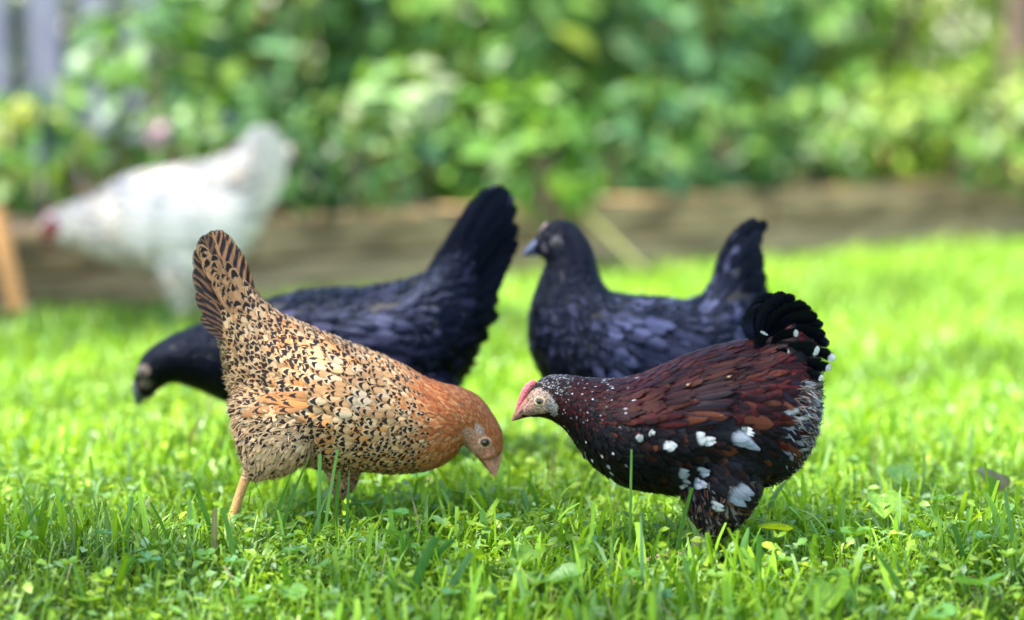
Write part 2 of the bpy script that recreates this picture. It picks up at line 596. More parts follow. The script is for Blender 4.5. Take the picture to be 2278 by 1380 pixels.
    def sample(self, n, cover):
        P = self.co[self.tri]
        e1 = P[:, 1] - P[:, 0]; e2 = P[:, 2] - P[:, 0]
        cr = np.cross(e1, e2); ar = 0.5 * np.linalg.norm(cr, axis=1)
        idx = rng.choice(len(ar), n, p=ar / ar.sum())
        a, b = rng.random(n), rng.random(n)
        f = a + b > 1; a[f] = 1 - a[f]; b[f] = 1 - b[f]
        return P[idx, 0] + e1[idx] * a[:, None] + e2[idx] * b[:, None], nrm(cr[idx]), ar.sum()

    def plumage(self, ctrl, colour, mat, cover=3.6, ncand=60000, name='plumage', extra_mask=None, fluff=None):
        pts, nn, area = self.sample(ncand, cover)
        px, py = proj(pts)
        a, L, Wd, lift, jit = self.field(px, py, ctrl)
        want = cover * area / (L * Wd * 0.75) / ncand
        keep = rng.random(ncand) < want
        for (fx, fy, rx, ry, an, _) in self.faces:
            keep &= self.inell(px, py, fx, fy, rx, ry, an) > 0.9 + 0.2 * rng.random(ncand)
        for lp, _ in self.legs:
            keep &= self.legmask(pts, lp) < 0.3
        keep &= pts[:, 2] > 0.03
        if extra_mask is not None: keep &= extra_mask(px, py, pts)
        pts, px, py, a, L, Wd, lift, jit = [q[keep] for q in (pts, px, py, a, L, Wd, lift, jit)]
        n = len(pts)
        a = a + rng.normal(0, 1, n) * jit
        dirs = np.stack([np.cos(a), rng.normal(0, 0.12, n), np.sin(a)], -1)
        sc_ = rng.uniform(0.78, 1.22, n)
        G = self.conform(pts, dirs, L * sc_, Wd * sc_, lift * rng.uniform(0.5, 1.5, n))
        base, mark, pat = colour(px, py, pts, n)
        base = base * rng.uniform(0.8, 1.2, (n, 1)) * self.dim; mark = mark * self.dim
        me = strips(name, G, {'base': base, 'mark': mark, 'pat': pat})
        o = link(name, me, mat, self.root)
        o['kind'] = 'stuff'
        return o

    def face_bristles(self, col1, col2, ang0, n=420, size=2.2):
        pts, nn, area = self.sample(60000, 1)
        px, py = proj(pts)
        m = np.zeros(len(pts), bool)
        for (fx, fy, rx, ry, an, _) in self.faces:
            m |= self.inell(px, py, fx, fy, rx, ry, an) < 1.05
        pts = pts[m][:n]; k = len(pts)
        a = np.radians(ang0) + rng.normal(0, .4, k)
        G = self.conform(pts, np.stack([np.cos(a), np.zeros(k), np.sin(a)], -1), np.full(k, size / 1000) * rng.uniform(.6, 1.3, k), np.full(k, .0007), np.full(k, .0006), base_off=.0001)
        me = strips('face_bristles', G, {'base': mixrows(k, (1, col1), (1, col2)), 'mark': np.zeros((k, 3)), 'pat': np.zeros((k, 3))})
        link('face_bristles', me, M['feather_white'], self.root)['kind'] = 'stuff'

    def lay(self, items, mat, name, side=0, parent=None, prof=FW, off=0.003, stuff=True):
        """explicit feathers on a flank: items (px,py,angle,len mm,wid mm,lift mm,base,mark,pat); side -1 camera side, +1 far side"""
        roots, dirs, L, Wd, lf, B, K, T = [], [], [], [], [], [], [], []
        for (px, py, an, l, w, lift, b, k, p) in items:
            q = at(px, py, self.Y)
            q[1] = self.Y + side * 0.4
            hit = self.bvh.ray_cast(Vector(q), Vector((0, -side, 0)))
            if hit[0] is None: hit = self.bvh.find_nearest(Vector(at(px, py, self.Y)))
            roots.append(np.array(hit[0])); dirs.append(np.array([math.cos(R(an)), 0, math.sin(R(an))]))
            L.append(l / 1000); Wd.append(w / 1000); lf.append(lift / 1000); B.append(b); K.append(k); T.append(p)
        G = self.conform(np.array(roots), np.array(dirs), np.array(L), np.array(Wd), np.array(lf), base_off=off, prof=prof)
        me = strips(name, G, {'base': np.array(B) * self.dim, 'mark': np.array(K) * self.dim, 'pat': np.array(T)})
        o = link(name, me, mat, parent or self.root)
        return o

    def tail(self, items, mat):
        """items: root px,py, tip px,py, width px, y root, y tip, bend px (sideways in picture), roll deg, base, mark, pat"""
        for (rx, ry, tx, ty, w, y0, y1, bend, roll, b, k, p) in items:
            t = np.array([0, .15, .3, .45, .6, .74, .85, .93, .98, 1.0])
            dx, dy = tx - rx, ty - ry
            ln = math.hypot(dx, dy); nx, ny = -dy / ln, dx / ln
            cx = rx + dx * t + nx * bend * np.sin(np.pi * t)
            cy_ = ry + dy * t + ny * bend * np.sin(np.pi * t)
            P = at(cx, cy_, self.Y); P[:, 1] += y0 + (y1 - y0) * t
            T = nrm(np.gradient(P, axis=0))
            s = np.cross(T, np.array([0, 1.0, 0])); s = nrm(s)
            rr = R(roll)
            s = s * math.cos(rr) + np.array([0, 1.0, 0]) * math.sin(rr)
            prof = np.array([0.30, 0.55, 0.78, 0.92, 1.0, 1.0, 0.92, 0.74, 0.45, 0.08])
            wm = w * self.Y / FPX * 0.5 * prof
            nv = nrm(np.cross(T, s))
            u = np.linspace(-1, 1, 5)
            G = P[:, None] + s[:, None] * (wm[:, None] * u[None])[..., None] - nv[:, None] * (wm[:, None] * 0.07 * (u ** 2)[None])[..., None]
            G += rng.normal(0, 0.0002, G.shape)
            me = strips('tail_feather', (G - self.base)[None], {'base': [np.array(b) * self.dim], 'mark': [np.array(k) * self.dim], 'pat': [p]})
            link('tail_feather', me, mat, self.root)

    def part_from(self, name, parts, mat, col=None, parent=None, smooth_=True):
        bm = bmesh.new()
        for V in parts: rings_to_bm(bm, V - self.base)
        bmesh.ops.recalc_face_normals(bm, faces=bm.faces)
        for f in bm.faces: f.smooth = True
        me = bpy.data.meshes.new(name); bm.to_mesh(me); bm.free()
        if col is not None:
            a = me.attributes.new('base', 'FLOAT_COLOR', 'POINT')
            a.data.foreach_set('color', np.tile([*col, 1.0], len(me.vertices)).astype(np.float32))
        return link(name, me, mat, parent or self.root)

    def eye(self, px, py, r, iris, lid, dy=0.0, lidr=1.35):
        q = at(px, py, self.Y)
        for side in (-1, 1):
            hit = self.bvh.ray_cast(Vector((q[0], self.Y + side * 0.3, q[2])), Vector((0, -side, 0)))
            if hit[0] is None: continue
            p = np.array(hit[0]); nn = np.array(hit[1])
            c = p - nn * r * 0.45
            bm = bmesh.new()
            bmesh.ops.create_uvsphere(bm, u_segments=24, v_segments=16, radius=r)
            rot = Vector(nn).to_track_quat('Z', 'Y').to_matrix().to_4x4()
            bm.transform(Matrix.Translation(Vector(c - self.base)) @ rot)
            for f in bm.faces: f.smooth = True
            me = bpy.data.meshes.new('eye'); bm.to_mesh(me); bm.free()
            e = link('eye', me, M['eye'], self.root)
            # iris ring and lid: tori on the eye
            for nm, R1, R2, h, col, mt in (('iris', r * 0.72, r * 0.12, 0.66, iris, M['skin']), ('eyelid', r * 1.02, r * 0.26, 0.36, lid, M['skin'])):
                V = []
                for a in np.linspace(0, 2 * np.pi, 28, endpoint=False):
                    V.append([[(R1 + R2 * math.cos(b)) * math.cos(a) * (1.12 if nm == 'eyelid' else 1), (R1 + R2 * math.cos(b)) * math.sin(a) * (0.92 if nm == 'eyelid' else 1), h * r + R2 * math.sin(b)] for b in np.linspace(0, 2 * np.pi, 8, endpoint=False)])
                V = np.array(V)
                n1, n2 = V.shape[:2]
                i, j = np.meshgrid(np.arange(n1), np.arange(n2), indexing='ij')
                q4 = np.stack([i * n2 + j, i * n2 + (j + 1) % n2, ((i + 1) % n1) * n2 + (j + 1) % n2, ((i + 1) % n1) * n2 + j], -1).reshape(-1, 4)
                Mx = np.array(rot)[:3, :3]
                VV = V.reshape(-1, 3) @ Mx.T + c - self.base
                me = mesh_np(nm, VV, q4, {'base': np.tile(np.array(col), (len(VV), 1))})
                link(nm, me, mt, e)

    def beak(self, top, bot, tip, mouth, hw, col_up, col_lo, hook=6):
        """top/bot: px at the base; tip px; mouth px: gape corner"""
        up, lo = [], []
        mid = ((mouth[0] * 0.5 + tip[0] * 0.5), (mouth[1] * .5 + tip[1] * .5))
        def lerp(a, b, t): return (a[0] + (b[0] - a[0]) * t, a[1] + (b[1] - a[1]) * t)
        # outward bulge of the ridge
        dx, dy = tip[0] - top[0], tip[1] - top[1]; ln = math.hypot(dx, dy)
        nx, ny = dy / ln, -dx / ln
        if (nx * (bot[0] - top[0]) + ny * (bot[1] - top[1])) > 0: nx, ny = -nx, -ny
        st_u, st_l = [], []
        for t in (0, 0.25, 0.5, 0.75, 0.92, 1.0):
            a = lerp(top, tip, t); bl = hook * math.sin(math.pi * min(1, t * 1.02)) * (0.5 + t)
            a = (a[0] + nx * bl, a[1] + ny * bl)
            m = lerp(mouth, tip, t)
            st_u.append((*a, *m, hw * (1 - t ** 1.3) + 0.0012))
        for t in (0, 0.3, 0.6, 0.85):
            m = lerp(mouth, tip, t * 0.93 + 0.02); b = lerp(bot, tip, t * 0.95)
            m = (m[0] + (b[0] - m[0]) * 0.18, m[1] + (b[1] - m[1]) * 0.18)
            st_l.append((*m, *b, hw * 0.74 * (1 - t ** 1.2) + 0.001))
        loft(up, st_u, self.Y, 16, 3); loft(lo, st_l, self.Y, 14, 3)
        u_ = self.part_from('upper_beak', up, M['beak'], col_up)
        self.part_from('lower_beak', lo, M['beak'], col_lo)
        # nostril slits on both sides of the upper beak
        a0 = lerp(lerp(top, tip, .30), lerp(mouth, tip, .30), .36); a1 = lerp(lerp(top, tip, .52), lerp(mouth, tip, .52), .34)
        for side in (-1, 1):
            ns = []
            dyy = side * hw * 0.80
            loft(ns, [(a0[0] - 1.2, a0[1] - 2.2, a0[0] + 1.2, a0[1] + 2.2, 0.0014, dyy * 1.03), (a1[0] - 1, a1[1] - 1.5, a1[0] + 1, a1[1] + 1.5, 0.0012, dyy * .80)], self.Y, 8, 2)
            self.part_from('nostril', ns, M['beak'], col_up * 0.25, u_)
        return u_


M['beak'] = skin_mat('horn of beak', 0.4, 0.0002, 250)
M['comb'] = skin_mat('comb flesh', 0.45, 0.003, 420)

BLK = np.array([0.0018, 0.0021, 0.0034])
NOP = [0.0, 0.0, 0.0]


def mixrows(n, *choices):
    """choices: (prob, colour)"""
    pr = np.array([c[0] for c in choices]); pr = pr / pr.sum()
    k = rng.choice(len(choices), n, p=pr)
    return np.array([c[1] for c in choices])[k]


# ---------------------------------------------------------------- brown spangled pullet
Yb = ground(640, 1182).y
B = Bird(Yb, ground(660, 1182)[:2], 'chicken', 'buff brown chicken with black speckles and an orange neck, pecking at the grass', dim=0.74)
loft(B.parts, [(546, 626, 464, 668, 0.012), (604, 686, 494, 775, 0.032), (676, 722, 522, 880, 0.052), (758, 755, 560, 980, 0.065),
               (838, 787, 684, 1032, 0.069), (900, 816, 800, 1044, 0.067), (945, 842, 890, 1050, 0.060), (985, 855, 960, 1042, 0.049),
               (1025, 864, 1008, 1016, 0.038), (1064, 882, 1026, 990, 0.029, -0.002), (1098, 924, 1036, 992, 0.023, -0.004), (1116, 958, 1046, 1002, 0.018, -0.007), (1118, 984, 1062, 1012, 0.013, -0.009)], Yb)
# thighs: near leg trails behind, far leg forward under the breast
loft(B.parts, [(524, 885, 740, 915, 0.036, -0.042), (536, 945, 706, 990, 0.032, -0.048), (552, 992, 655, 1030, 0.022, -0.046), (560, 1020, 602, 1044, 0.011, -0.044)], Yb)
loft(B.parts, [(700, 960, 820, 960, 0.028, 0.034), (715, 1030, 805, 1040, 0.022, 0.036), (730, 1085, 785, 1090, 0.014, 0.036)], Yb)
k0 = at(576, 1022, Yb - 0.040); k1 = at(545, 1068, Yb - 0.040); k2 = at(500, 1160, Yb - 0.04); k2[2] = 0.002
LEGB = hexcol(196, 150, 92)
B.leg([k0, k1, k2], [0.0075, 0.006, 0.0055], (1, -0.1), LEGB)
k0 = at(757, 1085, Yb + 0.036); k1 = at(752, 1125, Yb + 0.036)
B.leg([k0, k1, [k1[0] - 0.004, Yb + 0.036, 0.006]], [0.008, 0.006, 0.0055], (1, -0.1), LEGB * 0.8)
FACEB = hexcol(205, 150, 120)
B.build(M['skin'], hexcol(170, 125, 80), [(1062, 985, 38, 27, -52, FACEB), (1090, 1012, 26, 16, -62, FACEB * [1, .85, .85]), (1066, 954, 9, 15, 40, hexcol(198, 170, 150)), (1040, 962, 9, 13, 20, hexcol(192, 152, 128)), (1045, 1000, 20, 8, -40, hexcol(196, 164, 124))])
ctrlB = [(475, 600, 112, 16.0, 9.6, 2.2, 8), (520, 700, 118, 13.6, 8.8, 2.2, 10), (560, 760, 125, 12.0, 8.0, 2.2, 12), (530, 840, 165, 12.8, 7.2, 3.5, 18), (640, 740, 140, 15.6, 10.4, 1.8, 12), (720, 800, 150, 16.64, 11.44, 1.8, 12), (700, 870, 170, 18.72, 11.44, 2.0, 14), (820, 830, 150, 15.6, 10.92, 1.6, 12), (860, 920, 172, 13.2, 8.8, 1.7, 12), (760, 980, 185, 14.96, 8.8, 2.4, 16), (620, 940, 200, 14.4, 7.2, 3.5, 22), (560, 1000, 235, 12.8, 5.6, 4.0, 26), (600, 1040, 235, 12.0, 4.8, 3.0, 22), (760, 1050, 250, 14.08, 6.16, 3.0, 20), (880, 1020, 185, 12.32, 7.92, 2.0, 14), (940, 880, 160, 14, 6, 1.5, 10), (970, 960, 190, 13, 6, 1.6, 12), (1020, 900, 150, 10, 4.2, 1.0, 10), (1010, 985, 190, 9, 4, 1.2, 14), (1060, 900, 140, 6, 2.6, 0.6, 10), (1100, 940, 120, 4.5, 2.0, 0.5, 10), (1118, 975, 110, 3.5, 1.8, 0.4, 12)]


def colB(px, py, P, n):
    # boundary of the orange hackle runs obliquely from (905,815) to (950,1045)
    s = (px - (912 + (py - 815) * 0.10)) / 40 + rng.normal(0, 0.55, n)
    k = np.clip(s, 0, 1)[:, None]
    buff = mixrows(n, (3, hexcol(212, 170, 120)), (2, hexcol(196, 150, 100)), (1.0, hexcol(216, 180, 136)), (1.1, hexcol(204, 136, 74)))
    rear = np.clip((700 - px) / 220, 0, 1)[:, None]
    buff = buff * (1 - 0.35 * rear) + hexcol(190, 152, 110) * 0.35 * rear
    org = mixrows(n, (2, hexcol(184, 106, 54)), (1.4, hexcol(164, 88, 42)), (1, hexcol(196, 130, 78)))
    low = np.clip((py - 980) / 60, 0, 1)[:, None] * np.clip((px - 940) / 30, 0, 1)[:, None]
    org = org * (1 - 0.25 * low) + hexcol(200, 150, 96) * 0.25 * low
    base = buff * (1 - k) + org * k
    mark = np.tile(hexcol(38, 24, 20), (n, 1))
    th = np.clip(1.15 - Bird.inell(px, py, 610, 975, 95, 80, 0), 0, .5)[:, None] * 2 * (P[:, 1] < Yb)[:, None]
    base = base * (1 - 0.6 * th) + hexcol(222, 184, 138) * 0.6 * th
    den = np.where(rng.random(n) < 0.93 - 0.4 * th[:, 0], 1.0, 0.0) * (k[:, 0] < 0.45)
    fl = (py > 1000) & (px < 720)
    den = den * np.where(fl, rng.random(n) < 0.35, 1.0)
    pat = np.stack([rng.uniform(0.62, 0.84, n), rng.uniform(0.14, 0.24, n) + 0.07 * rear[:, 0], rng.uniform(0.55, 1.15, n)], -1) * den[:, None]
    return base, mark, pat


B.plumage(ctrlB, colB, M['feather_buff'], cover=3.8, ncand=90000)
bt = []
tb, tm = hexcol(186, 128, 84), hexcol(28, 20, 22)
for (rx, ry, tx, ty, w, y0, y1, bd, rl) in ((572, 690, 512, 545, 42, 0.004, 0.004, -2, 10), (562, 700, 492, 518, 56, -0.004, -0.005, -4, -16), (550, 706, 474, 511, 60, -0.010, -0.012, -5, -20), (538, 715, 458, 520, 58, -0.014, -0.016, -6, -22),
                                          (526, 722, 446, 548, 54, -0.016, -0.019, -5, -24), (520, 730, 444, 590, 48, -0.018, -0.021, -4, -24), (514, 740, 450, 640, 44, -0.019, -0.022, -3, -24), (512, 752, 460, 690, 40, -0.019, -0.023, -2, -24),
                                          (560, 704, 478, 514, 58, 0.010, 0.013, -5, 20), (545, 715, 455, 535, 56, 0.015, 0.018, -6, 22), (528, 730, 445, 590, 48, 0.018, 0.021, -4, 24)):
    bt.append((rx, ry, tx, ty, w, y0, y1, bd, rl, tb * (rng.uniform(0.75, 1.0) if tx > 460 else rng.uniform(.3, .5)), tm, NOP))
B.tail(bt, M['feather_bar'])
bt = []
for i in range(34):
    # coverts climbing the tail: roots along its axis, tips towards its end
    q = (i % 17) / 16; lat = rng.uniform(-1, 1)
    mx, my = 548 - 48 * q + lat * 34, 712 - 105 * q + lat * 20
    bt.append((mx, my, mx - 20 + rng.normal(0, 4), my - 48 + rng.normal(0, 5), rng.uniform(20, 27), -0.019 - 0.004 * (1 - q), -0.023, -1, -20 + rng.normal(0, 5), hexcol(186, 136, 92) * rng.uniform(.75, 1.1), tm, [rng.uniform(.58, .8), rng.uniform(.14, .22), rng.uniform(.5, .85)]))
B.tail(bt, M['feather_buff'])


def wing_rows(bird, rows, colf, mat, name='wing', label=None):
    for side in (-1, 1):
        items = []
        for (ax, ay, bx, by, cnt, an0, an1, l, w, lift) in rows:
            for i in range(cnt):
                t = (i + 0.5) / cnt
                px = ax + (bx - ax) * t + rng.normal(0, 9.0); py = ay + (by - ay) * t + rng.normal(0, 4.0)
                b, k, p = colf(px, py, l)
                items.append((px, py, an0 + (an1 - an0) * t + rng.normal(0, 4), l * rng.uniform(0.9, 1.1), w * rng.uniform(0.9, 1.1), lift * rng.uniform(.7, 1.3), b, k, p))
        bird.lay(items, mat, name, side)


def wcolB(px, py, l):
    b = (hexcol(204, 162, 114), hexcol(188, 140, 92), hexcol(204, 176, 138))[rng.integers(3)] * rng.uniform(.85, 1.1)
    if l > 34: b = (hexcol(186, 122, 64), hexcol(172, 118, 70))[rng.integers(2)]
    return b, hexcol(38, 24, 20), [rng.uniform(.62, .82), rng.uniform(.05, .09) if l > 34 else rng.uniform(.09, .14), rng.uniform(.5, 1.0)]


wing_rows(B, [(700, 848, 668, 882, 5, 186, 190, 44, 11, 4), (720, 862, 690, 892, 5, 182, 190, 36, 10, 4), (770, 800, 780, 900, 13, 160, 180, 19, 10, 3.5),
              (810, 795, 825, 905, 14, 158, 178, 17, 10, 3), (735, 790, 745, 880, 11, 160, 182, 21, 10, 3.5), (850, 805, 868, 910, 13, 156, 174, 15, 9.5, 2.5)], wcolB, M['feather_buff'])
B.plumage([(560, 1000, 240, 13, 1.2, 6, 28), (530, 860, 190, 12, 1.2, 6, 28), (640, 940, 205, 11, 1.2, 4, 28), (760, 1060, 250, 12, 1.2, 5, 28), (900, 1040, 200, 9, 1.2, 3, 28)],
          lambda px, py, P, n: (mixrows(n, (3, hexcol(204, 170, 128)), (2, hexcol(186, 146, 102)), (1.3, hexcol(70, 52, 42))), np.zeros((n, 3)), np.zeros((n, 3))), M['feather_buff'], cover=0.6, ncand=26000, name='down',
          extra_mask=lambda px, py, P: (px < 720) & ((py > 900 + (px - 520) * 0.25) | (px < 560)) & (py > 830))
B.face_bristles(hexcol(196, 150, 112), hexcol(140, 80, 46), 130, 700, 2.4)
B.eye(1080, 976, 0.0057, hexcol(120, 78, 30), hexcol(196, 158, 126))
B.beak((1121, 990), (1052, 1006), (1101, 1064), (1060, 1008), 0.0095, hexcol(200, 142, 118), hexcol(176, 122, 96), 3)

# ---------------------------------------------------------------- speckled mahogany pullet
Ys = ground(1560, 1236).y
D = Bird(Ys, ground(1560, 1236)[:2], 'chicken', 'mahogany chicken with white speckles, black tail and a pink comb, facing left', dim=0.62)
loft(D.parts, [(1762, 700, 1822, 800, 0.012), (1725, 735, 1818, 890, 0.036), (1685, 752, 1800, 985, 0.055), (1620, 765, 1742, 1058, 0.068), (1540, 787, 1640, 1092, 0.072), (1460, 822, 1520, 1095, 0.072),
               (1400, 842, 1405, 1083, 0.065), (1350, 846, 1318, 1032, 0.053), (1300, 842, 1265, 962, 0.038), (1255, 836, 1236, 938, 0.028),
               (1216, 839, 1208, 926, 0.0235), (1188, 858, 1180, 926, 0.0175), (1170, 885, 1168, 926, 0.011)], Ys)
loft(D.parts, [(1520, 1000, 1690, 1010, 0.034, -0.034), (1510, 1070, 1680, 1080, 0.030, -0.036), (1525, 1120, 1650, 1130, 0.022, -0.034), (1545, 1152, 1620, 1158, 0.013, -0.032)], Ys)
loft(D.parts, [(1540, 1000, 1700, 1010, 0.034, 0.034), (1545, 1080, 1690, 1085, 0.030, 0.036), (1570, 1130, 1660, 1135, 0.018, 0.034)], Ys)
LEGS = hexcol(178, 152, 132)
k0 = at(1580, 1150, Ys - 0.032); k1 = at(1556, 1195, Ys - 0.032)
D.leg([k0, k1, [k1[0] - 0.008, Ys - 0.036, 0.006]], [0.0085, 0.0068, 0.006], (-1, -0.2), LEGS)
k0 = at(1612, 1140, Ys + 0.034); k1 = at(1600, 1185, Ys + 0.034)
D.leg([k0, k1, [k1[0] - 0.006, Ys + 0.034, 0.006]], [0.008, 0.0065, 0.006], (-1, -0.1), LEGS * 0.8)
FACES = hexcol(186, 150, 124)
D.build(M['skin'], np.array([0.02, 0.012, 0.010]), [(1198, 893, 30, 30, 0, FACES), (1172, 905, 18, 22, 0, FACES * [1.05, .88, .88]), (1228, 905, 11, 22, 10, hexcol(150, 142, 136))])
ctrlD = [(1760, 740, 60, 22, 7, 2.5, 14), (1700, 790, 30, 28, 5, 2.5, 14), (1630, 800, 18, 28, 5, 1.8, 14), (1540, 830, 20, 24, 5, 1.6, 14), (1450, 870, 10, 19, 5, 1.6, 14), (1390, 870, 5, 14, 6, 1.5, 12),
         (1330, 880, -5, 10, 4, 1.3, 14), (1290, 920, -25, 8, 4, 1.4, 18), (1260, 860, 0, 5.5, 2.6, 0.8, 14), (1225, 850, 15, 4.2, 2.1, 0.7, 14), (1190, 855, 20, 3.2, 1.7, 0.5, 14), (1225, 910, -15, 5, 2.4, 0.9, 18),
         (1330, 990, -40, 14, 9, 2.2, 16), (1430, 1000, -15, 16, 11, 2.0, 14), (1430, 1070, -10, 15, 10, 2.4, 16), (1540, 960, -8, 19, 12, 2.2, 12), (1640, 930, -5, 24, 13, 2.8, 14), (1720, 900, -5, 24, 9, 4, 18), (1800, 920, -25, 22, 6, 5, 24),
         (1740, 1020, -35, 22, 7, 4.5, 22), (1640, 1020, -35, 22, 11, 3.5, 18), (1560, 1080, -50, 18, 9, 3.5, 20), (1600, 1140, -70, 15, 5, 3.5, 28), (1480, 1090, -20, 15, 9, 3, 18)]
MAH = hexcol(58, 12, 12); MAH2 = hexcol(30, 8, 11); MAH3 = hexcol(74, 32, 17); DK = np.array([0.0028, 0.003, 0.005]); WH = hexcol(226, 228, 226)


def colD(px, py, P, n):
    base = mixrows(n, (3, MAH), (3.4, MAH2), (0.5, MAH3))
    # breast, belly and flank go black-brown below the wing line
    line = 905 + np.clip(px - 1300, 0, 400) * 0.06
    lowk = np.clip((py - line + rng.normal(0, 14, n)) / 40, 0, 1)
    dark = mixrows(n, (5, DK), (2, DK * 1.6), (1.2, hexcol(36, 18, 13)), (0.25, hexcol(80, 42, 22)))
    base = np.where((rng.random(n) < lowk)[:, None], dark, base)
    tailz = (px > 1655) & (py < 780 + (px - 1655) * 0.4)
    base = np.where((tailz & (rng.random(n) < 0.8))[:, None], DK, base)
    rear = (px > 1690) & (py > 850)
    rearc = mixrows(n, (3.5, hexcol(16, 18, 30)), (1.2, hexcol(76, 40, 22)), (1.4, hexcol(110, 112, 120)), (0.8, hexcol(180, 180, 178)))
    base = np.where((rear & (rng.random(n) < np.clip((px - 1690) / 90, 0, 1)))[:, None], rearc, base)
    legz = (py > 1100) & (px > 1500)
    base = np.where(legz[:, None], mixrows(n, (2, hexcol(52, 44, 40)), (1, hexcol(110, 76, 50)), (0.8, hexcol(130, 122, 112)), (2, DK * 2)), base)
    mark = np.tile(WH, (n, 1)) * rng.uniform(.2, .9, (n, 1)) ** 1.3
    pr = np.zeros(n)
    head = np.clip((1290 - px) / 60, 0, 1) * (py < 880)
    pr = np.maximum(pr, head * 0.42)
    neck = (px > 1240) & (px < 1400) & (py < 960)
    pr = np.where(neck, np.maximum(pr, 0.11), pr)
    front = (px < 1345 + rng.normal(0, 15, n)) & (py > 930)
    pr = np.where(front, 0.12, pr)
    
    on = rng.random(n) < pr
    pat = np.stack([np.where(head > .2, 0.75, 0.9), rng.uniform(0.16, 0.3, n), rng.uniform(0.5, 0.9, n)], -1) * on[:, None]
    hb = (px < 1262) & (py < 880)
    base = np.where(hb[:, None], mixrows(n, (2, DK * 1.5), (1, hexcol(60, 36, 26))), base)
    return base, mark, pat


D.plumage(ctrlD, colD, M['feather_mahogany'], cover=3.8, ncand=80000)


def wcolD(px, py, l):
    b = (MAH, MAH2, MAH, MAH3 * .8, hexcol(44, 12, 20))[rng.integers(5)] * rng.uniform(.8, 1.25)
    if l > 40: b = (MAH2, DK * 2, hexcol(36, 14, 22), hexcol(84, 42, 20))[rng.integers(4)]
    on = rng.random() < 0.035
    return b, hexcol(214, 170, 120), [0.92 * on, 0.08 * on, 0.6 * on]


wing_rows(D, [(1500, 900, 1470, 925, 7, 2, 2, 52, 9, 6), (1540, 850, 1510, 915, 12, 6, 0, 44, 9, 6), (1480, 845, 1450, 928, 15, 12, 2, 32, 8.5, 5), (1440, 850, 1410, 925, 15, 10, 0, 24, 8, 4.5), (1405, 862, 1380, 925, 13, 8, -5, 18, 7.5, 3.5), (1580, 800, 1540, 860, 10, 14, 8, 34, 7, 4)],
          wcolD, M['feather_mahogany'])
# large white-tipped flank feathers (root lies forward of the tip)
fl = []
for (tx, ty, an, l, w, s) in ((1490, 965, 0, 20, 15, 1), (1556, 945, 22, 22, 13, 1), (1570, 952, 12, 20, 11, 1), (1650, 962, -30, 46, 24, 0.55), (1520, 1022, 10, 22, 15, .62), (1560, 1020, 8, 22, 15, .62), (1562, 1046, 0, 24, 13, .5), (1524, 1044, 0, 20, 11, .5), (1520, 1062, -30, 18, 9, .8),
                              (1592, 1092, -6, 22, 11, .9), (1645, 1075, -30, 44, 22, .5), (1418, 948, 60, 12, 8, 1), (1445, 940, 40, 10, 6, 1), (1655, 935, -20, 16, 6, 1), (1640, 925, 80, 10, 4, 1)):
    a = R(an); sx = l / 1000 * FPX / Ys * 0.8
    c = hexcol(224, 226, 224) * s if s > .7 else hexcol(170, 178, 190) * (s + .35)
    for j in (-1.0, 1.0, -0.45, 0.5, 0.0):
        o_ = j * w * 0.34 / 1000 * FPX / Ys
        fl.append((tx - sx * math.cos(a) - o_ * math.sin(a) + rng.normal(0, 2), ty + sx * math.sin(a) - o_ * math.cos(a) + rng.normal(0, 2), an - j * 14 + rng.normal(0, 6), l * rng.uniform(.85, 1.08) * (1 - 0.12 * abs(j)), w * rng.uniform(.5, .72), rng.uniform(3.5, 5.5), DK * 1.5, c * rng.uniform(.65, 1.0), [0.88, rng.uniform(.28, .36), 1.5]))
for (x, y, an, l, w) in ((1640, 1000, -20, 60, 30), (1610, 990, -25, 50, 26), (1680, 990, -25, 55, 26), (1660, 1030, -40, 46, 24), (1700, 1010, -30, 50, 22), (1600, 1040, -30, 40, 22)):
    fl.append((x, y, an, l, w, 3.0, hexcol(9, 11, 20), DK, NOP))
for (x, y, an, l, w) in ((1640, 910, -10, 30, 16), (1720, 960, -35, 34, 12), (1740, 985, -40, 30, 10)):
    fl.append((x, y, an, l, w, 4.0, hexcol(84, 40, 20), DK, NOP))
D.lay(fl, M['feather_spot'], 'flank_plumage', -1)['kind'] = 'stuff'
D.plumage([(1800, 920, -25, 17, 1.2, 7, 24), (1740, 1020, -35, 15, 1.2, 6, 26), (1600, 1140, -70, 13, 1.2, 5, 28), (1640, 1060, -50, 14, 1.2, 4, 26)],
          lambda px, py, P, n: (np.where((px > 1740)[:, None], mixrows(n, (1.6, hexcol(150, 148, 146)), (1.2, hexcol(110, 100, 92)), (1.6, hexcol(30, 26, 28))), mixrows(n, (3, DK * 3), (1.2, hexcol(96, 60, 36)), (1, hexcol(120, 114, 108)))), np.zeros((n, 3)), np.zeros((n, 3))), M['feather_mahogany'], cover=0.75, ncand=30000, name='down',
          extra_mask=lambda px, py, P: ((px > 1745) & (py > 850)) | ((px > 1500) & (py > 1060)))
dt = []
TB = hexcol(22, 26, 34)
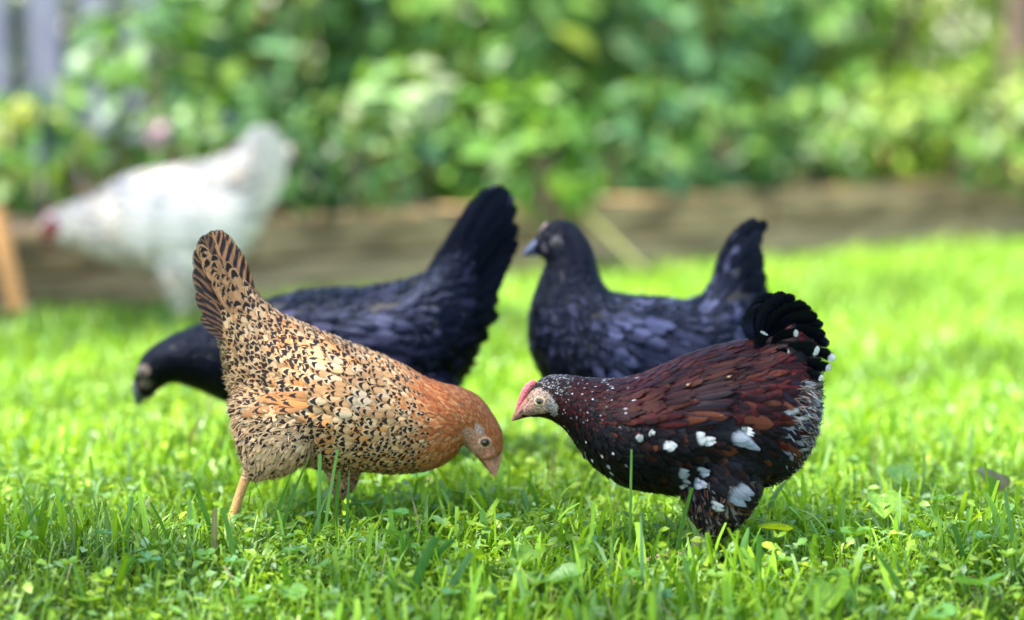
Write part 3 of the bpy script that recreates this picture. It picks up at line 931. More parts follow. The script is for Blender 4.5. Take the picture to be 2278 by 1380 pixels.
for (rx, ry, tx, ty, w, y0, y1, bd, rl, sp) in (
        (1690, 770, 1700, 668, 60, -0.004, -0.004, -26, -10, 0), (1695, 770, 1745, 655, 62, -0.006, -0.008, -34, -16, 0), (1705, 775, 1790, 672, 62, -0.010, -0.013, -36, -20, 0), (1700, 785, 1700, 725, 52, -0.016, -0.020, -10, -24, 1), (1715, 790, 1762, 738, 58, -0.017, -0.022, -16, -26, 1),
        (1715, 785, 1822, 705, 58, -0.012, -0.016, -36, -22, 0), (1720, 795, 1838, 745, 56, -0.014, -0.018, -34, -24, 0), (1725, 810, 1812, 772, 56, -0.018, -0.023, -20, -26, 1), (1725, 815, 1842, 790, 52, -0.015, -0.019, -26, -24, 1), (1730, 825, 1838, 815, 48, -0.018, -0.022, -20, -26, 1),
        (1735, 835, 1820, 838, 44, -0.019, -0.024, -12, -26, 1), (1715, 800, 1752, 778, 44, -0.021, -0.026, -8, -26, 1), (1700, 775, 1760, 662, 60, 0.008, 0.012, -34, 18, 0), (1712, 785, 1815, 700, 58, 0.014, 0.019, -34, 22, 0), (1722, 805, 1838, 765, 54, 0.017, 0.022, -26, 24, 1)):
    tx += rng.normal(0, 5); ty += rng.normal(0, 5); bd *= rng.uniform(.5, 1.3)
    dt.append((rx, ry, tx, ty, w * rng.uniform(.55, .85), y0 - 0.006 * sp, y1 - 0.010 * sp, bd * 1.2, rl, DK * rng.uniform(0.8, 1.5), WH, [0.86, 0.12, 1.1] if sp else NOP))
for (rx, ry, tx, ty, w) in ((1700, 775, 1722, 655, 40), (1705, 778, 1770, 660, 40), (1712, 782, 1806, 688, 40), (1718, 790, 1832, 724, 38), (1722, 800, 1844, 768, 38)):
    dt.append((rx, ry, tx, ty, w, -0.002, -0.003, -38, -14, DK, WH, NOP))
D.tail(dt, M['feather_blacktail'])
D.face_bristles(hexcol(176, 164, 150), hexcol(64, 50, 44), 10, 900, 2.6)
D.eye(1200, 886, 0.0046, hexcol(150, 124, 84), hexcol(196, 172, 142))
D.beak((1168, 884), (1176, 926), (1137, 938), (1188, 918), 0.0095, hexcol(150, 100, 84), hexcol(122, 84, 70), 4)
cp = []
loft(cp, [(1147, 908, 1153, 911, 0.0018), (1152, 890, 1163, 897, 0.0024), (1160, 868, 1174, 878, 0.0028), (1171, 853, 1185, 864, 0.0026), (1184, 845, 1194, 853, 0.0018)], Ys, 14, 4)
D.part_from('comb', [cp[0] + np.array([0, -0.002, 0])], M['comb'], hexcol(206, 110, 112))

# ---------------------------------------------------------------- black pullets
def colBlack(px, py, P, n):
    base = mixrows(n, (4, BLK), (2, BLK * 1.8), (1.1, np.array([0.018, 0.018, 0.034])))  # the lighter bluish share paints sheen highlights into the feather colour
    base = np.where((px < 560)[:, None], BLK * 0.8, base)
    return base, base * 0, np.zeros((n, 3))


def colBlueBlack(px, py, P, n):
    k = np.clip((px - 1330) / 80, 0, 1)[:, None]
    base = mixrows(n, (4, BLK * 1.1), (2, BLK * 2.2), (1.4, np.array([0.022, 0.024, 0.046])))  # lightest bluish tone stands for sheen, put into the colour
    base = base * (0.8 + 1.2 * k)
    base = np.where((py < 650)[:, None] & (px < 1345)[:, None], BLK * 0.8, base)
    return base, base * 0, np.zeros((n, 3))


def wcolBlack(px, py, l):
    return np.array([0.012, 0.0125, 0.024]) * rng.choice([.25, .5, 1.0, 1.9, 3.0]), BLK, NOP  # spread of tones paints wing highlights into the base colour


def wcolBlue(px, py, l):
    return np.array([0.018, 0.020, 0.038]) * rng.choice([.25, .5, 1.0, 1.9, 3.2]), BLK, NOP  # brighter multiples imitate sheen on single wing feathers by colour


Yk = 2.80
K = Bird(Yk, (at(860, 1000, Yk)[0], Yk), 'chicken', 'black chicken with its tail raised and head lowered, behind the buff speckled one', voxel=0.0028, dim=0.6)
loft(K.parts, [(1075, 470, 1130, 560, 0.008), (1010, 545, 1105, 650, 0.018), (955, 600, 1080, 730, 0.034), (900, 625, 1030, 830, 0.056), (820, 640, 970, 905, 0.070), (740, 642, 860, 930, 0.076), (650, 652, 740, 932, 0.074),
               (570, 678, 620, 925, 0.066), (500, 704, 530, 902, 0.053), (450, 720, 448, 868, 0.041), (400, 740, 402, 852, 0.034), (352, 764, 374, 853, 0.029), (316, 795, 352, 866, 0.024), (301, 834, 340, 877, 0.016)], Yk)
loft(K.parts, [(860, 860, 1010, 850, 0.034, -0.036), (880, 930, 990, 930, 0.028, -0.036), (900, 985, 960, 990, 0.016, -0.036)], Yk)
loft(K.parts, [(780, 860, 920, 850, 0.034, 0.036), (790, 930, 890, 930, 0.028, 0.036), (800, 985, 860, 990, 0.016, 0.036)], Yk)
k0 = at(930, 985, Yk - 0.036); k1 = at(945, 1030, Yk - 0.036)
K.leg([k0, k1, [k1[0] + 0.0, Yk - 0.036, 0.006]], [0.009, 0.007, 0.006], (-1, -0.2), hexcol(52, 56, 66))
k0 = at(830, 985, Yk + 0.036); k1 = at(840, 1030, Yk + 0.036)
K.leg([k0, k1, [k1[0], Yk + 0.036, 0.006]], [0.009, 0.007, 0.006], (-1, -0.1), hexcol(52, 56, 66))
K.build(M['skin'], BLK, [(318, 826, 17, 16, 0, hexcol(92, 80, 70)), (322, 856, 16, 12, 0, hexcol(92, 80, 68))])
ctrlK = [(1100, 520, 62, 26.88, 14.7, 3.2, 12.5), (1030, 600, 52, 26.88, 14.7, 3.52, 15.0), (1060, 690, 15, 26.88, 12.6, 4.8, 22.5), (960, 660, 35, 24.64, 14.7, 3.52, 15.0), (860, 680, 15, 22.4, 13.65, 3.2, 15.0), (740, 690, 2, 21.28, 12.6, 2.88, 15.0), (640, 700, 0, 19.04, 11.55, 2.56, 15.0), (960, 780, -5, 26.88, 14.7, 4.8, 20.0), (1010, 830, -25, 26.88, 10.5, 7.2, 27.5), (560, 760, -8, 16.8, 8.4, 2.4, 15.0), (560, 870, -25, 15.68, 9.45, 3.2, 17.5), (460, 780, 10, 11.2, 4.73, 1.92, 15.0), (400, 800, 15, 7.84, 3.36, 1.44, 15.0), (350, 790, 35, 5.6, 2.52, 1.12, 15.0), (310, 830, 60, 4.48, 2.1, 0.8, 15.0), (740, 850, -10, 20.16, 12.6, 3.2, 17.5), (930, 960, -70, 20.16, 8.4, 5.6, 30.0)]
K.plumage(ctrlK, colBlack, M['feather_black'], cover=3.0, ncand=45000)
wing_rows(K, [(830, 740, 800, 830, 8, -8, -14, 62, 18, 7), (760, 700, 740, 850, 11, -6, -16, 44, 18, 6), (800, 690, 830, 740, 5, -4, -8, 46, 18, 6), (690, 690, 670, 850, 11, -4, -16, 32, 17, 5), (630, 690, 610, 840, 11, -2, -14, 24, 15, 4)],
          wcolBlack, M['feather_black'])
kt = []
for (rx, ry, tx, ty, w, y0, y1, bd, rl) in ((935, 640, 1030, 500, 44, 0.0, 0.0, 8, -6), (945, 640, 1052, 466, 46, -0.004, -0.004, 8, -8), (955, 640, 1070, 438, 46, 0.0, 0.0, 6, -6), (965, 650, 1094, 418, 46, -0.006, -0.007, 6, -12), (975, 655, 1116, 413, 48, -0.010, -0.012, 4, -16), (985, 660, 1133, 416, 48, -0.013, -0.016, 2, -18), (1000, 670, 1140, 446, 50, -0.016, -0.020, 0, -20), (1015, 680, 1147, 490, 50, -0.018, -0.022, 0, -22), (1020, 690, 1148, 528, 46, -0.019, -0.023, 2, -22),
                                          (1025, 695, 1136, 566, 44, -0.020, -0.024, 4, -24), (1030, 700, 1120, 606, 42, -0.022, -0.026, 4, -24), (1030, 715, 1108, 650, 40, -0.022, -0.028, 4, -26), (1030, 730, 1106, 684, 38, -0.022, -0.028, 4, -26), (1025, 745, 1088, 738, 38, -0.022, -0.028, 3, -26), (1020, 760, 1062, 768, 36, -0.022, -0.028, 3, -26),
                                          (975, 655, 1106, 416, 46, 0.010, 0.012, 4, 14), (1000, 668, 1138, 432, 48, 0.016, 0.019, 2, 20), (1025, 690, 1144, 515, 48, 0.019, 0.023, 2, 24)):
    tx += rng.normal(0, 2.5); ty += rng.normal(0, 3.5); w *= rng.uniform(.95, 1.25)
    kt.append((rx, ry, tx, ty, w, y0, y1, bd, rl, np.array([0.005, 0.006, 0.012]) * rng.uniform(.5, 2.2), BLK, NOP))
K.tail(kt, M['feather_blacktail'])
K.eye(320, 824, 0.0055, hexcol(60, 48, 36), hexcol(80, 70, 62))
K.beak((294, 850), (344, 880), (305, 903), (338, 868), 0.011, hexcol(72, 74, 78), hexcol(84, 76, 66), 4)

Yr = 2.78
Q = Bird(Yr, (at(1460, 1000, Yr)[0], Yr), 'chicken', 'blue-black chicken standing upright behind the mahogany one, head raised facing left', voxel=0.0028, dim=0.7)
loft(Q.parts, [(1640, 520, 1692, 560, 0.007), (1605, 570, 1700, 630, 0.014), (1578, 635, 1718, 720, 0.03), (1535, 668, 1690, 840, 0.055), (1470, 663, 1615, 925, 0.072), (1400, 657, 1500, 965, 0.078), (1358, 650, 1370, 962, 0.077), (1338, 628, 1258, 905, 0.068),
               (1329, 602, 1188, 800, 0.054), (1324, 582, 1178, 705, 0.044), (1319, 562, 1202, 622, 0.035), (1306, 535, 1216, 588, 0.029), (1278, 500, 1214, 577, 0.025), (1238, 491, 1208, 572, 0.020), (1212, 506, 1200, 567, 0.013)], Yr)
loft(Q.parts, [(1380, 880, 1530, 880, 0.036, -0.036), (1400, 960, 1510, 960, 0.030, -0.036), (1430, 1030, 1490, 1030, 0.016, -0.036)], Yr)
loft(Q.parts, [(1400, 880, 1550, 880, 0.036, 0.036), (1420, 960, 1530, 960, 0.030, 0.036), (1450, 1030, 1510, 1030, 0.016, 0.036)], Yr)
for dy, xx in ((-0.036, 1462), (0.036, 1482)):
    k0 = at(xx, 1025, Yr + dy); k1 = at(xx - 4, 1060, Yr + dy)
    Q.leg([k0, k1, [k1[0], Yr + dy, 0.006]], [0.009, 0.007, 0.006], (-1, -0.2), hexcol(44, 50, 58))
Q.build(M['skin'], BLK, [(1234, 538, 16, 14, 0, hexcol(34, 36, 42)), (1208, 552, 11, 14, 30, hexcol(70, 64, 76))])
ctrlQ = [(1650, 560, 70, 29.12, 13.65, 3.2, 12.5), (1640, 650, 60, 29.12, 14.7, 3.52, 15.0), (1600, 720, 40, 26.88, 14.7, 3.84, 15.0), (1560, 780, 5, 24.64, 13.65, 3.52, 15.0), (1450, 700, -5, 21.28, 11.55, 2.72, 15.0), (1360, 690, -25, 19.04, 9.45, 2.56, 15.0), (1440, 800, -22, 21.28, 12.6, 3.2, 17.5), (1300, 720, -60, 16.8, 9.45, 2.88, 17.5), (1220, 740, -80, 16.8, 11.55, 3.2, 17.5), (1240, 820, -50, 17.92, 11.55, 3.2, 17.5), (1380, 880, -25, 20.16, 11.55, 3.84, 20.0), (1310, 640, -55, 12.32, 5.25, 1.92, 15.0), (1240, 620, -80, 10.08, 4.2, 1.92, 17.5), (1300, 560, -50, 6.72, 2.94, 1.28, 15.0), (1260, 510, -20, 5.04, 2.31, 0.96, 15.0), (1225, 505, 10, 3.92, 2.1, 0.8, 15.0), (1250, 570, -40, 5.6, 2.52, 1.28, 17.5), (1460, 1000, -80, 20.16, 8.4, 5.6, 30.0)]
Q.plumage(ctrlQ, colBlueBlack, M['feather_black'], cover=3.0, ncand=45000)
wing_rows(Q, [(1470, 720, 1440, 840, 9, -18, -28, 52, 14, 6), (1420, 700, 1390, 830, 10, -18, -32, 40, 14, 6), (1500, 690, 1520, 760, 5, -14, -20, 34, 15, 6), (1385, 690, 1350, 820, 11, -20, -36, 27, 13, 5), (1355, 690, 1320, 800, 10, -26, -42, 20, 12, 4)],
          wcolBlue, M['feather_black'])
qt = []
for (rx, ry, tx, ty, w, y0, y1, bd, rl) in ((1590, 670, 1684, 486, 42, 0.0, 0.0, -22, -6), (1600, 680, 1706, 492, 50, -0.008, -0.008, -30, -14), (1612, 690, 1690, 512, 48, -0.012, -0.013, -8, -18), (1625, 700, 1688, 556, 50, -0.015, -0.018, 0, -20), (1640, 710, 1692, 600, 52, -0.018, -0.022, 2, -22),
                                          (1650, 720, 1706, 645, 52, -0.020, -0.024, 4, -24), (1660, 740, 1722, 690, 50, -0.022, -0.026, 4, -26), (1605, 685, 1690, 500, 50, 0.010, 0.010, -20, 14), (1630, 705, 1694, 575, 52, 0.017, 0.02, 0, 20), (1650, 725, 1712, 660, 52, 0.02, 0.025, 4, 24)):
    qt.append((rx, ry, tx, ty, w, y0, y1, bd, rl, np.array([0.013, 0.014, 0.026]) * rng.uniform(.6, 1.5), BLK, NOP))
Q.tail(qt, M['feather_blacktail'])
Q.eye(1237, 536, 0.0055, hexcol(50, 46, 42), hexcol(58, 60, 66))
Q.beak((1206, 516), (1210, 572), (1160, 569), (1214, 562), 0.010, hexcol(66, 74, 98), hexcol(60, 64, 84), 3)
cp = []
loft(cp, [(1192, 532, 1200, 540, 0.002), (1200, 512, 1212, 522, 0.003), (1212, 495, 1224, 506, 0.002)], Yr, 10, 3)
Q.part_from('comb', cp, M['comb'], hexcol(104, 88, 88))

# ---------------------------------------------------------------- white hen in the background
Yw = ground(400, 738).y
Hn = Bird(Yw, ground(400, 738)[:2], 'chicken', 'white adult hen with a red comb, out of focus beside the timber edging', voxel=0.005, dim=1.12)
loft(Hn.parts, [(600, 300, 636, 370, 0.015), (540, 318, 608, 440, 0.035), (490, 348, 560, 540, 0.065), (420, 366, 500, 610, 0.092), (340, 376, 400, 622, 0.100), (275, 394, 312, 602, 0.090), (222, 428, 240, 582, 0.066),
                (178, 446, 186, 560, 0.048), (140, 460, 146, 545, 0.036), (110, 474, 118, 538, 0.027)], Yw)
for dy, xx in ((-0.05, 402), (0.05, 440)):
    loft(Hn.parts, [(xx - 50, 560, xx + 70, 560, 0.045, dy), (xx - 36, 620, xx + 44, 620, 0.036, dy), (xx - 12, 662, xx + 16, 662, 0.016, dy)], Yw)
    k0 = at(xx, 655, Yw + dy); k1 = at(xx + 4, 690, Yw + dy)
    Hn.leg([k0, k1, [k1[0], Yw + dy, 0.008]], [0.013, 0.010, 0.009], (-1, -.2), hexcol(196, 176, 120))
REDC = hexcol(140, 44, 38)
Hn.build(M['skin'], hexcol(180, 176, 168), [(112, 508, 22, 24, 0, REDC)])
ctrlW = [(600, 350, 65, 50, 30, 4, 12), (500, 420, 30, 45, 28, 4, 12), (400, 440, 8, 42, 26, 4, 12), (300, 450, 0, 36, 22, 3, 12), (200, 490, 0, 26, 12, 3, 12), (140, 490, 5, 16, 8, 2, 12), (420, 600, -40, 40, 20, 6, 20), (520, 500, -10, 45, 24, 5, 16), (260, 570, -10, 34, 20, 4, 14)]


def colW(px, py, P, n):
    return mixrows(n, (3, hexcol(202, 188, 170)), (1.5, hexcol(178, 158, 136)), (1.2, hexcol(140, 130, 122))), np.zeros((n, 3)), np.zeros((n, 3))


Hn.plumage(ctrlW, colW, M['feather_white'], cover=3.2, ncand=14000)
wing_rows(Hn, [(420, 440, 400, 520, 8, 0, -8, 130, 36, 10), (360, 430, 340, 530, 9, 0, -8, 90, 34, 8), (300, 430, 290, 530, 8, 0, -8, 60, 30, 6)], lambda x, y, l: (hexcol(196, 184, 170), BLK, NOP), M['feather_white'])
wt = []
for (rx, ry, tx, ty, w, y0, y1, bd, rl) in ((520, 400, 585, 282, 46, 0, 0, -6, -6), (530, 410, 612, 284, 48, -.02, -.024, -4, -16), (540, 420, 634, 305, 48, -.03, -.034, 0, -20), (545, 435, 642, 340, 46, -.034, -.04, 2, -24), (550, 450, 640, 380, 44, -.036, -.044, 4, -26), (550, 470, 622, 420, 42, -.038, -.046, 4, -26),
                                          (530, 410, 606, 284, 48, .02, .024, -4, 16), (545, 430, 640, 325, 46, .032, .038, 2, 22)):
    wt.append((rx, ry, tx, ty, w, y0, y1, bd, rl, hexcol(196, 184, 170), BLK, NOP))
Hn.tail(wt, M['feather_white'])
Hn.eye(116, 500, 0.007, hexcol(160, 80, 30), hexcol(170, 60, 50))
Hn.beak((98, 500), (110, 528), (78, 534), (106, 516), 0.012, hexcol(190, 160, 110), hexcol(180, 150, 100), 3)
cp = []
loft(cp, [(92, 498, 100, 506, 0.003), (92, 478, 108, 490, 0.004), (104, 464, 116, 478, 0.004), (122, 458, 130, 468, 0.003)], Yw, 10, 3)
Hn.part_from('comb', cp, M['comb'], REDC)
cp = []
loft(cp, [(100, 528, 114, 528, 0.006), (98, 542, 116, 542, 0.007), (102, 556, 112, 556, 0.005)], Yw, 10, 3)
Hn.part_from('wattle', cp, M['comb'], REDC)

# ------------------------------------------------------------------ lawn plants
def in_view(n, y0, y1, margin=0.12, power=1.0):
    y = y0 + (y1 - y0) * rng.random(n) ** power
    keep = rng.random(n) < (0.24 * y + margin) / (0.24 * y1 + margin)
    y = y[keep]
    x = (rng.random(len(y)) * 2 - 1) * (0.24 * y + margin)
    # not behind the timber
    s = (x - EA.x) * EN.x + (y - EA.y) * EN.y
    k = s < -0.01
    return x[k], y[k]


def clump(x, y, sc_=1.0, seed=0.0):
    return np.array([noise.noise(Vector((a * sc_ + seed, b * sc_ - seed, 0.3))) for a, b in zip(x, y)])


def grass_cols(n, dry=0.02):
    return mixrows(n, (3, np.array([0.150, 0.280, 0.014])), (3, np.array([0.215, 0.350, 0.018])), (2, np.array([0.275, 0.410, 0.030])), (0.9, np.array([0.085, 0.190, 0.022])), (0.8, np.array([0.230, 0.350, 0.130])), (dry * 9, np.array([0.36, 0.30, 0.15]))) * rng.uniform(0.85, 1.3, (n, 1)) * np.array([0.98, 1.08, 1.0])


def blades(name, x, y, hgt, wid, lean, rows=5, cut=None, col=None, az=None):
    n = len(x)
    t = np.linspace(0, 1, rows)
    az = rng.random(n) * 2 * np.pi if az is None else az
    bend = lean * rng.uniform(0.5, 1.3, n)
    d = np.stack([np.cos(az), np.sin(az)], -1)
    face = az + np.pi / 2 + rng.normal(0, 0.5, n)
    sx = np.stack([np.cos(face), np.sin(face), np.zeros(n)], -1)
    a0 = rng.uniform(0, 0.45, n) * bend
    C = np.zeros((n, rows, 3))
    ang_ = a0[:, None] + bend[:, None] * t[None] ** 1.5
    st = hgt[:, None] / (rows - 1)
    hx = np.cumsum(np.sin(ang_) * st, 1) - np.sin(ang_[:, :1]) * st
    hz = np.cumsum(np.cos(ang_) * st, 1) - np.cos(ang_[:, :1]) * st
    C[..., 0] = x[:, None] + d[:, None, 0] * hx
    C[..., 1] = y[:, None] + d[:, None, 1] * hx
    C[..., 2] = hz - 0.002 + gz(y)[:, None]
    if cut is None: cut = rng.random(n) < 0.35
    prof_p = np.array([0.75, 1.0, 0.95, 0.7, 0.06]) if rows == 5 else np.interp(t, [0, .3, .6, .85, 1], [0.8, 1, .9, .6, .06])
    prof_c = np.interp(t, [0, .3, .7, 1], [0.75, 1, 0.95, 0.72])
    prof = np.where(cut[:, None], prof_c[None], prof_p[None])
    w = wid[:, None] * 0.5 * prof
    G = np.stack([C - sx[:, None] * w[..., None], C + sx[:, None] * w[..., None]], 2)
    return strips(name, G, {'base': (grass_cols(n) if col is None else col) * np.clip(1 + 0.55 * clump(x, y, 2.6, 4.0) + 0.3 * clump(x, y, 9.0, 7.0), .5, 1.6)[:, None] ** np.array([1.15, 1, 1])})


def grass_obj(me, label):
    o = link('grass', me, M['grass'])
    tag(o, label, 'grass', kind='stuff')


x, y = in_view(80000, 1.75, 3.35)
g = clump(x, y, 7.0)
n = len(x)
hgt = np.clip(rng.normal(0.035, 0.011, n) * (1 + 0.35 * g), 0.012, 0.07)
grass_obj(blades('grass', x, y, hgt, rng.uniform(0.0015, 0.0036, n), rng.uniform(0.4, 2.1, n)), 'short fine lawn grass in the sharp foreground')
# taller broad blades standing out of the sward
x, y = in_view(8500, 1.75, 3.35)
g = clump(x, y, 4.0, 9.0)
k = g + rng.normal(0, 0.25, len(x)) > 0.0
x, y = x[k], y[k]; n = len(x)
hgt = np.clip(rng.normal(0.056, 0.014, n), 0.03, 0.095)
grass_obj(blades('grass', x, y, hgt, rng.uniform(0.0034, 0.0085, n), rng.uniform(0.15, 1.0, n), cut=rng.random(n) < 0.5), 'broader taller lawn grass blades with mown ends')
# blades that stand out singly in the photograph: base px, tip px, width mm
hero = [((716, 1240), (752, 1000), 4.2), ((708, 1232), (712, 1010), 4.5), ((744, 1228), (755, 1050), 4.2), ((770, 1230), (778, 1040), 3.6), ((610, 1240), (690, 1012), 4.4), ((596, 1236), (650, 1050), 5.5), ((684, 1236), (742, 1070), 3.6),
        ((1400, 1290), (1405, 1000), 2.8), ((1494, 1290), (1540, 1085), 4.4), ((1575, 1260), (1572, 1155), 5), ((1640, 1310), (1666, 1172), 9.5), ((1685, 1350), (1690, 1190), 7), ((900, 1380), (970, 1195), 11), ((985, 1370), (1050, 1230), 9), ((930, 1300), (1010, 1200), 7), ((1690, 1170), (1760, 1060), 6), ((1660, 1160), (1700, 1050), 5),
        ((280, 1230), (293, 1105), 6), ((250, 1330), (305, 1235), 8), ((385, 1290), (375, 1220), 8), ((110, 1190), (145, 1100), 5), ((20, 1250), (95, 1115), 7), ((480, 1230), (440, 1100), 6), ((530, 1300), (495, 1130), 6), ((395, 1380), (385, 1290), 8), ((1855, 1340), (1925, 1250), 6), ((1960, 1380), (1940, 1300), 9), ((2030, 1370), (1935, 1215), 6),
        ((2260, 1290), (2235, 1090), 6), ((2150, 1290), (2120, 1165), 6), ((1180, 1180), (1160, 1090), 6), ((1210, 1170), (1175, 1070), 5), ((1430, 1340), (1425, 1140), 4), ((1440, 1300), (1470, 1180), 6), ((1110, 1380), (1095, 1300), 7), ((1330, 1320), (1240, 1230), 5), ((1250, 1370), (1245, 1290), 9), ((840, 1200), (870, 1080), 4)]
hx, hy, hh, hw_, haz, hl = [], [], [], [], [], []
G = []
for (b0, t0, wmm) in hero:
    p = ground(*b0); Yp = p.y - 0.004
    q = at(t0[0], t0[1], Yp + rng.uniform(-0.02, 0.02))
    t = np.linspace(0, 1, 7)
    mid = np.array([p.x, p.y, p.z])[None] * (1 - t[:, None]) + q[None] * t[:, None]
    mid[:, 2] += 0.006 * np.sin(np.pi * t); mid[:, 0] += (q[0] - p.x) * 0.12 * (t ** 2 - t)
    T = nrm(np.gradient(mid, axis=0))
    f = rng.uniform(-0.7, 0.7)
    s = nrm(np.cross(T, np.array([math.sin(f), math.cos(f), 0.0])))
    pr = np.array([0.7, 0.9, 1, 1, .95, .88, .8]) if rng.random() < .55 else np.array([0.7, 0.9, 1, .95, .8, .5, .05])
    w = wmm / 2000 * pr
    nv = np.cross(T, s)
    G.append(np.stack([mid - s * w[:, None], mid + nv * w[:, None] * 0.35, mid + s * w[:, None]], 1))
hc = mixrows(len(G), (3, np.array([0.085, 0.215, 0.03])), (1, np.array([0.13, 0.26, 0.12])), (1, np.array([0.06, 0.17, 0.03])))
grass_obj(strips('grass', np.array(G), {'base': hc}), 'long single grass blades standing above the lawn')
# farther lawn
x, y = in_view(110000, 3.3, 7.4, 0.2)
g = clump(x, y, 3.0); n = len(x)
hgt = np.clip(rng.normal(0.042, 0.012, n) * (1 + 0.4 * g), 0.015, 0.085)
grass_obj(blades('grass', x, y, hgt, rng.uniform(0.0035, 0.006, n), rng.uniform(0.3, 1.3, n), rows=4), 'sunlit lawn grass reaching back to the timber edging')
# coarse lawn outside the view, for other camera positions
n = 26000
y = rng.uniform(0.6, 9, n); x = rng.uniform(-6, 6, n)
s = (x - EA.x) * EN.x + (y - EA.y) * EN.y
k = (np.abs(x) > 0.22 * y + 0.1) & (s < -0.01)
x, y = x[k], y[k]; n = len(x)
grass_obj(blades('grass', x, y, np.clip(rng.normal(0.045, 0.012, n), 0.02, 0.08), rng.uniform(0.004, 0.008, n), rng.uniform(0.3, 1.3, n), rows=3), 'lawn grass at the margins of the garden')


# small leafy ground cover between the blades
def leaf_grids(c, nrmv, size, aspect, rows=4, fold=0.2, prof=None, droop=0.25):
    n = len(c)
    nv = nrm(nrmv)
    ref = rng.normal(0, 1, (n, 3))
    d = nrm(ref - nv * (ref * nv).sum(-1, keepdims=True))
    s = np.cross(nv, d)
    t = np.linspace(0, 1, rows)
    prof = np.interp(t, [0, .25, .5, .8, 1], [0.08, .8, 1, .6, .05]) if prof is None else prof
    L = size[:, None]; wv = size[:, None] * aspect * 0.5 * prof[None]
    C = c[:, None] + d[:, None] * (L * (t - 0.5)[None])[..., None] - nv[:, None] * (L * droop * ((t - .4) ** 2)[None])[..., None]
    up = nv[:, None] * (wv * fold)[..., None]
    return np.stack([C - s[:, None] * wv[..., None] + up, C, C + s[:, None] * wv[..., None] + up], 2)


x, y = in_view(34000, 1.75, 3.3)
g = clump(x, y, 5.0, 3.0)
k = g + rng.normal(0, 0.3, len(x)) > -0.12
x, y = x[k], y[k]; n = len(x)
c = np.stack([x, y, gz(y) + np.clip(rng.normal(0.027, 0.008, n), 0.004, 0.050)], -1)
nv = rng.normal(0, 0.42, (n, 3)); nv[:, 2] = 1
me = strips('ground_cover', leaf_grids(c, nv, rng.uniform(0.006, 0.018, n), rng.uniform(0.3, 0.75, n)[:, None]),
            {'base': mixrows(n, (3, np.array([0.20, 0.35, 0.022])), (2, np.array([0.28, 0.42, 0.03])), (1.5, np.array([0.14, 0.28, 0.06])), (0.9, np.array([0.26, 0.40, 0.17]))) * rng.uniform(.8, 1.2, (n, 1))})
tag(link('ground_cover', me, M['grass']), 'small bright leaves of low weeds between the grass blades', 'weeds', kind='stuff')


# clovers: three heart leaflets on a stalk
def leaflet(size):
    t = np.linspace(0, 1, 6)
    w = np.array([0.06, 0.42, 0.78, 1.0, 0.92, 0.42]) * size * 0.55
    G = np.zeros((6, 5, 3))
    u = np.linspace(-1, 1, 5)
    for i in range(6):
        G[i, :, 0] = u * w[i]
        G[i, :, 1] = t[i] * size - (0.14 * size if i == 5 else 0) * (np.abs(u) < 0.1)
        G[i, :, 2] = 0.18 * size * u ** 2 + 0.1 * size * math.sin(t[i] * 2.2)
    return G


CLV = [strips('leaflet', leaflet(1.0)[None], {'base': [c_]}) for c_ in ([0.12, 0.29, 0.035], [0.10, 0.26, 0.09], [0.17, 0.33, 0.04])]
for m_ in CLV: m_.materials.append(M['weed'])


def stem_mesh(p0, p1, r, bow=0.1):
    p0, p1 = np.array(p0, float), np.array(p1, float)
    t = np.linspace(0, 1, 6)[:, None]
    P = p0 * (1 - t) + p1 * t + np.array([bow * (p1[2] - p0[2]), 0, 0]) * np.sin(np.pi * t)
    th = np.linspace(0, 2 * np.pi, 6, endpoint=False)
    V = P[:, None] + r * np.stack([np.cos(th), np.sin(th), 0 * th], -1)[None]
    i, j = np.meshgrid(np.arange(5), np.arange(6), indexing='ij')
    q = np.stack([i * 6 + j, i * 6 + (j + 1) % 6, (i + 1) * 6 + (j + 1) % 6, (i + 1) * 6 + j], -1).reshape(-1, 4)
    return mesh_np('stem', V.reshape(-1, 3), q, {'base': np.tile([0.17, 0.29, 0.06], (36, 1)), 'v_uv': np.zeros((36, 3))})


CL_STEM = stem_mesh((0, 0, 0), (0, 0, 1.0), 0.022)
CL_STEM.materials.append(M['weed'])
clov = [(1018, 1100, 13), (805, 1128, 15), (1052, 1042, 20), (1905, 1196, 20), (660, 1228, 13), (352, 1215, 12), (455, 1240, 13), (640, 1200, 11), (1300, 1228, 11), (1745, 1250, 11), (1330, 1205, 12), (1720, 1208, 11), (935, 1225, 12), (975, 1215, 11), (870, 1230, 11), (810, 1200, 13),
        (1120, 1160, 12), (1200, 1150, 14), (1230, 1145, 12), (330, 1250, 13), (590, 1180, 10), (2100, 1115, 14), (2050, 1200, 12), (150, 1260, 13), (60, 1200, 12), (520, 1255, 12), (1590, 1290, 12), (1520, 1250, 10), (2180, 1200, 11), (740, 1340, 14), (560, 1350, 14), (1010, 1330, 14), (1640, 1370, 14), (1400, 1290, 12), (1480, 1330, 13), (2240, 1240, 12), (1870, 1290, 12), (230, 1190, 10), (1140, 1260, 12), (420, 1170, 10)]
for i, (px, py, s) in enumerate(clov):
    zt = rng.uniform(0.028, 0.045) + (0.012 if s > 18 else 0)
    p = ground(px, py, zt)
    r_ = empty('clover', (p.x, p.y, p.z - zt), 'small three-leaved clover growing up through the lawn grass', 'clover', 'clovers in the foreground lawn')
    so_ = link('stem', CL_STEM, None, r_); so_.scale = (zt, zt, zt)
    a0 = rng.random() * 6.28
    for j in range(3):
        o = link('leaflet', CLV[i % 3], None, r_)
        o.location = (0, 0, zt); o.scale = (s / 1000,) * 3
        o.rotation_euler = (rng.uniform(-0.1, 0.5), rng.uniform(-0.15, 0.15), a0 + j * 2.094)


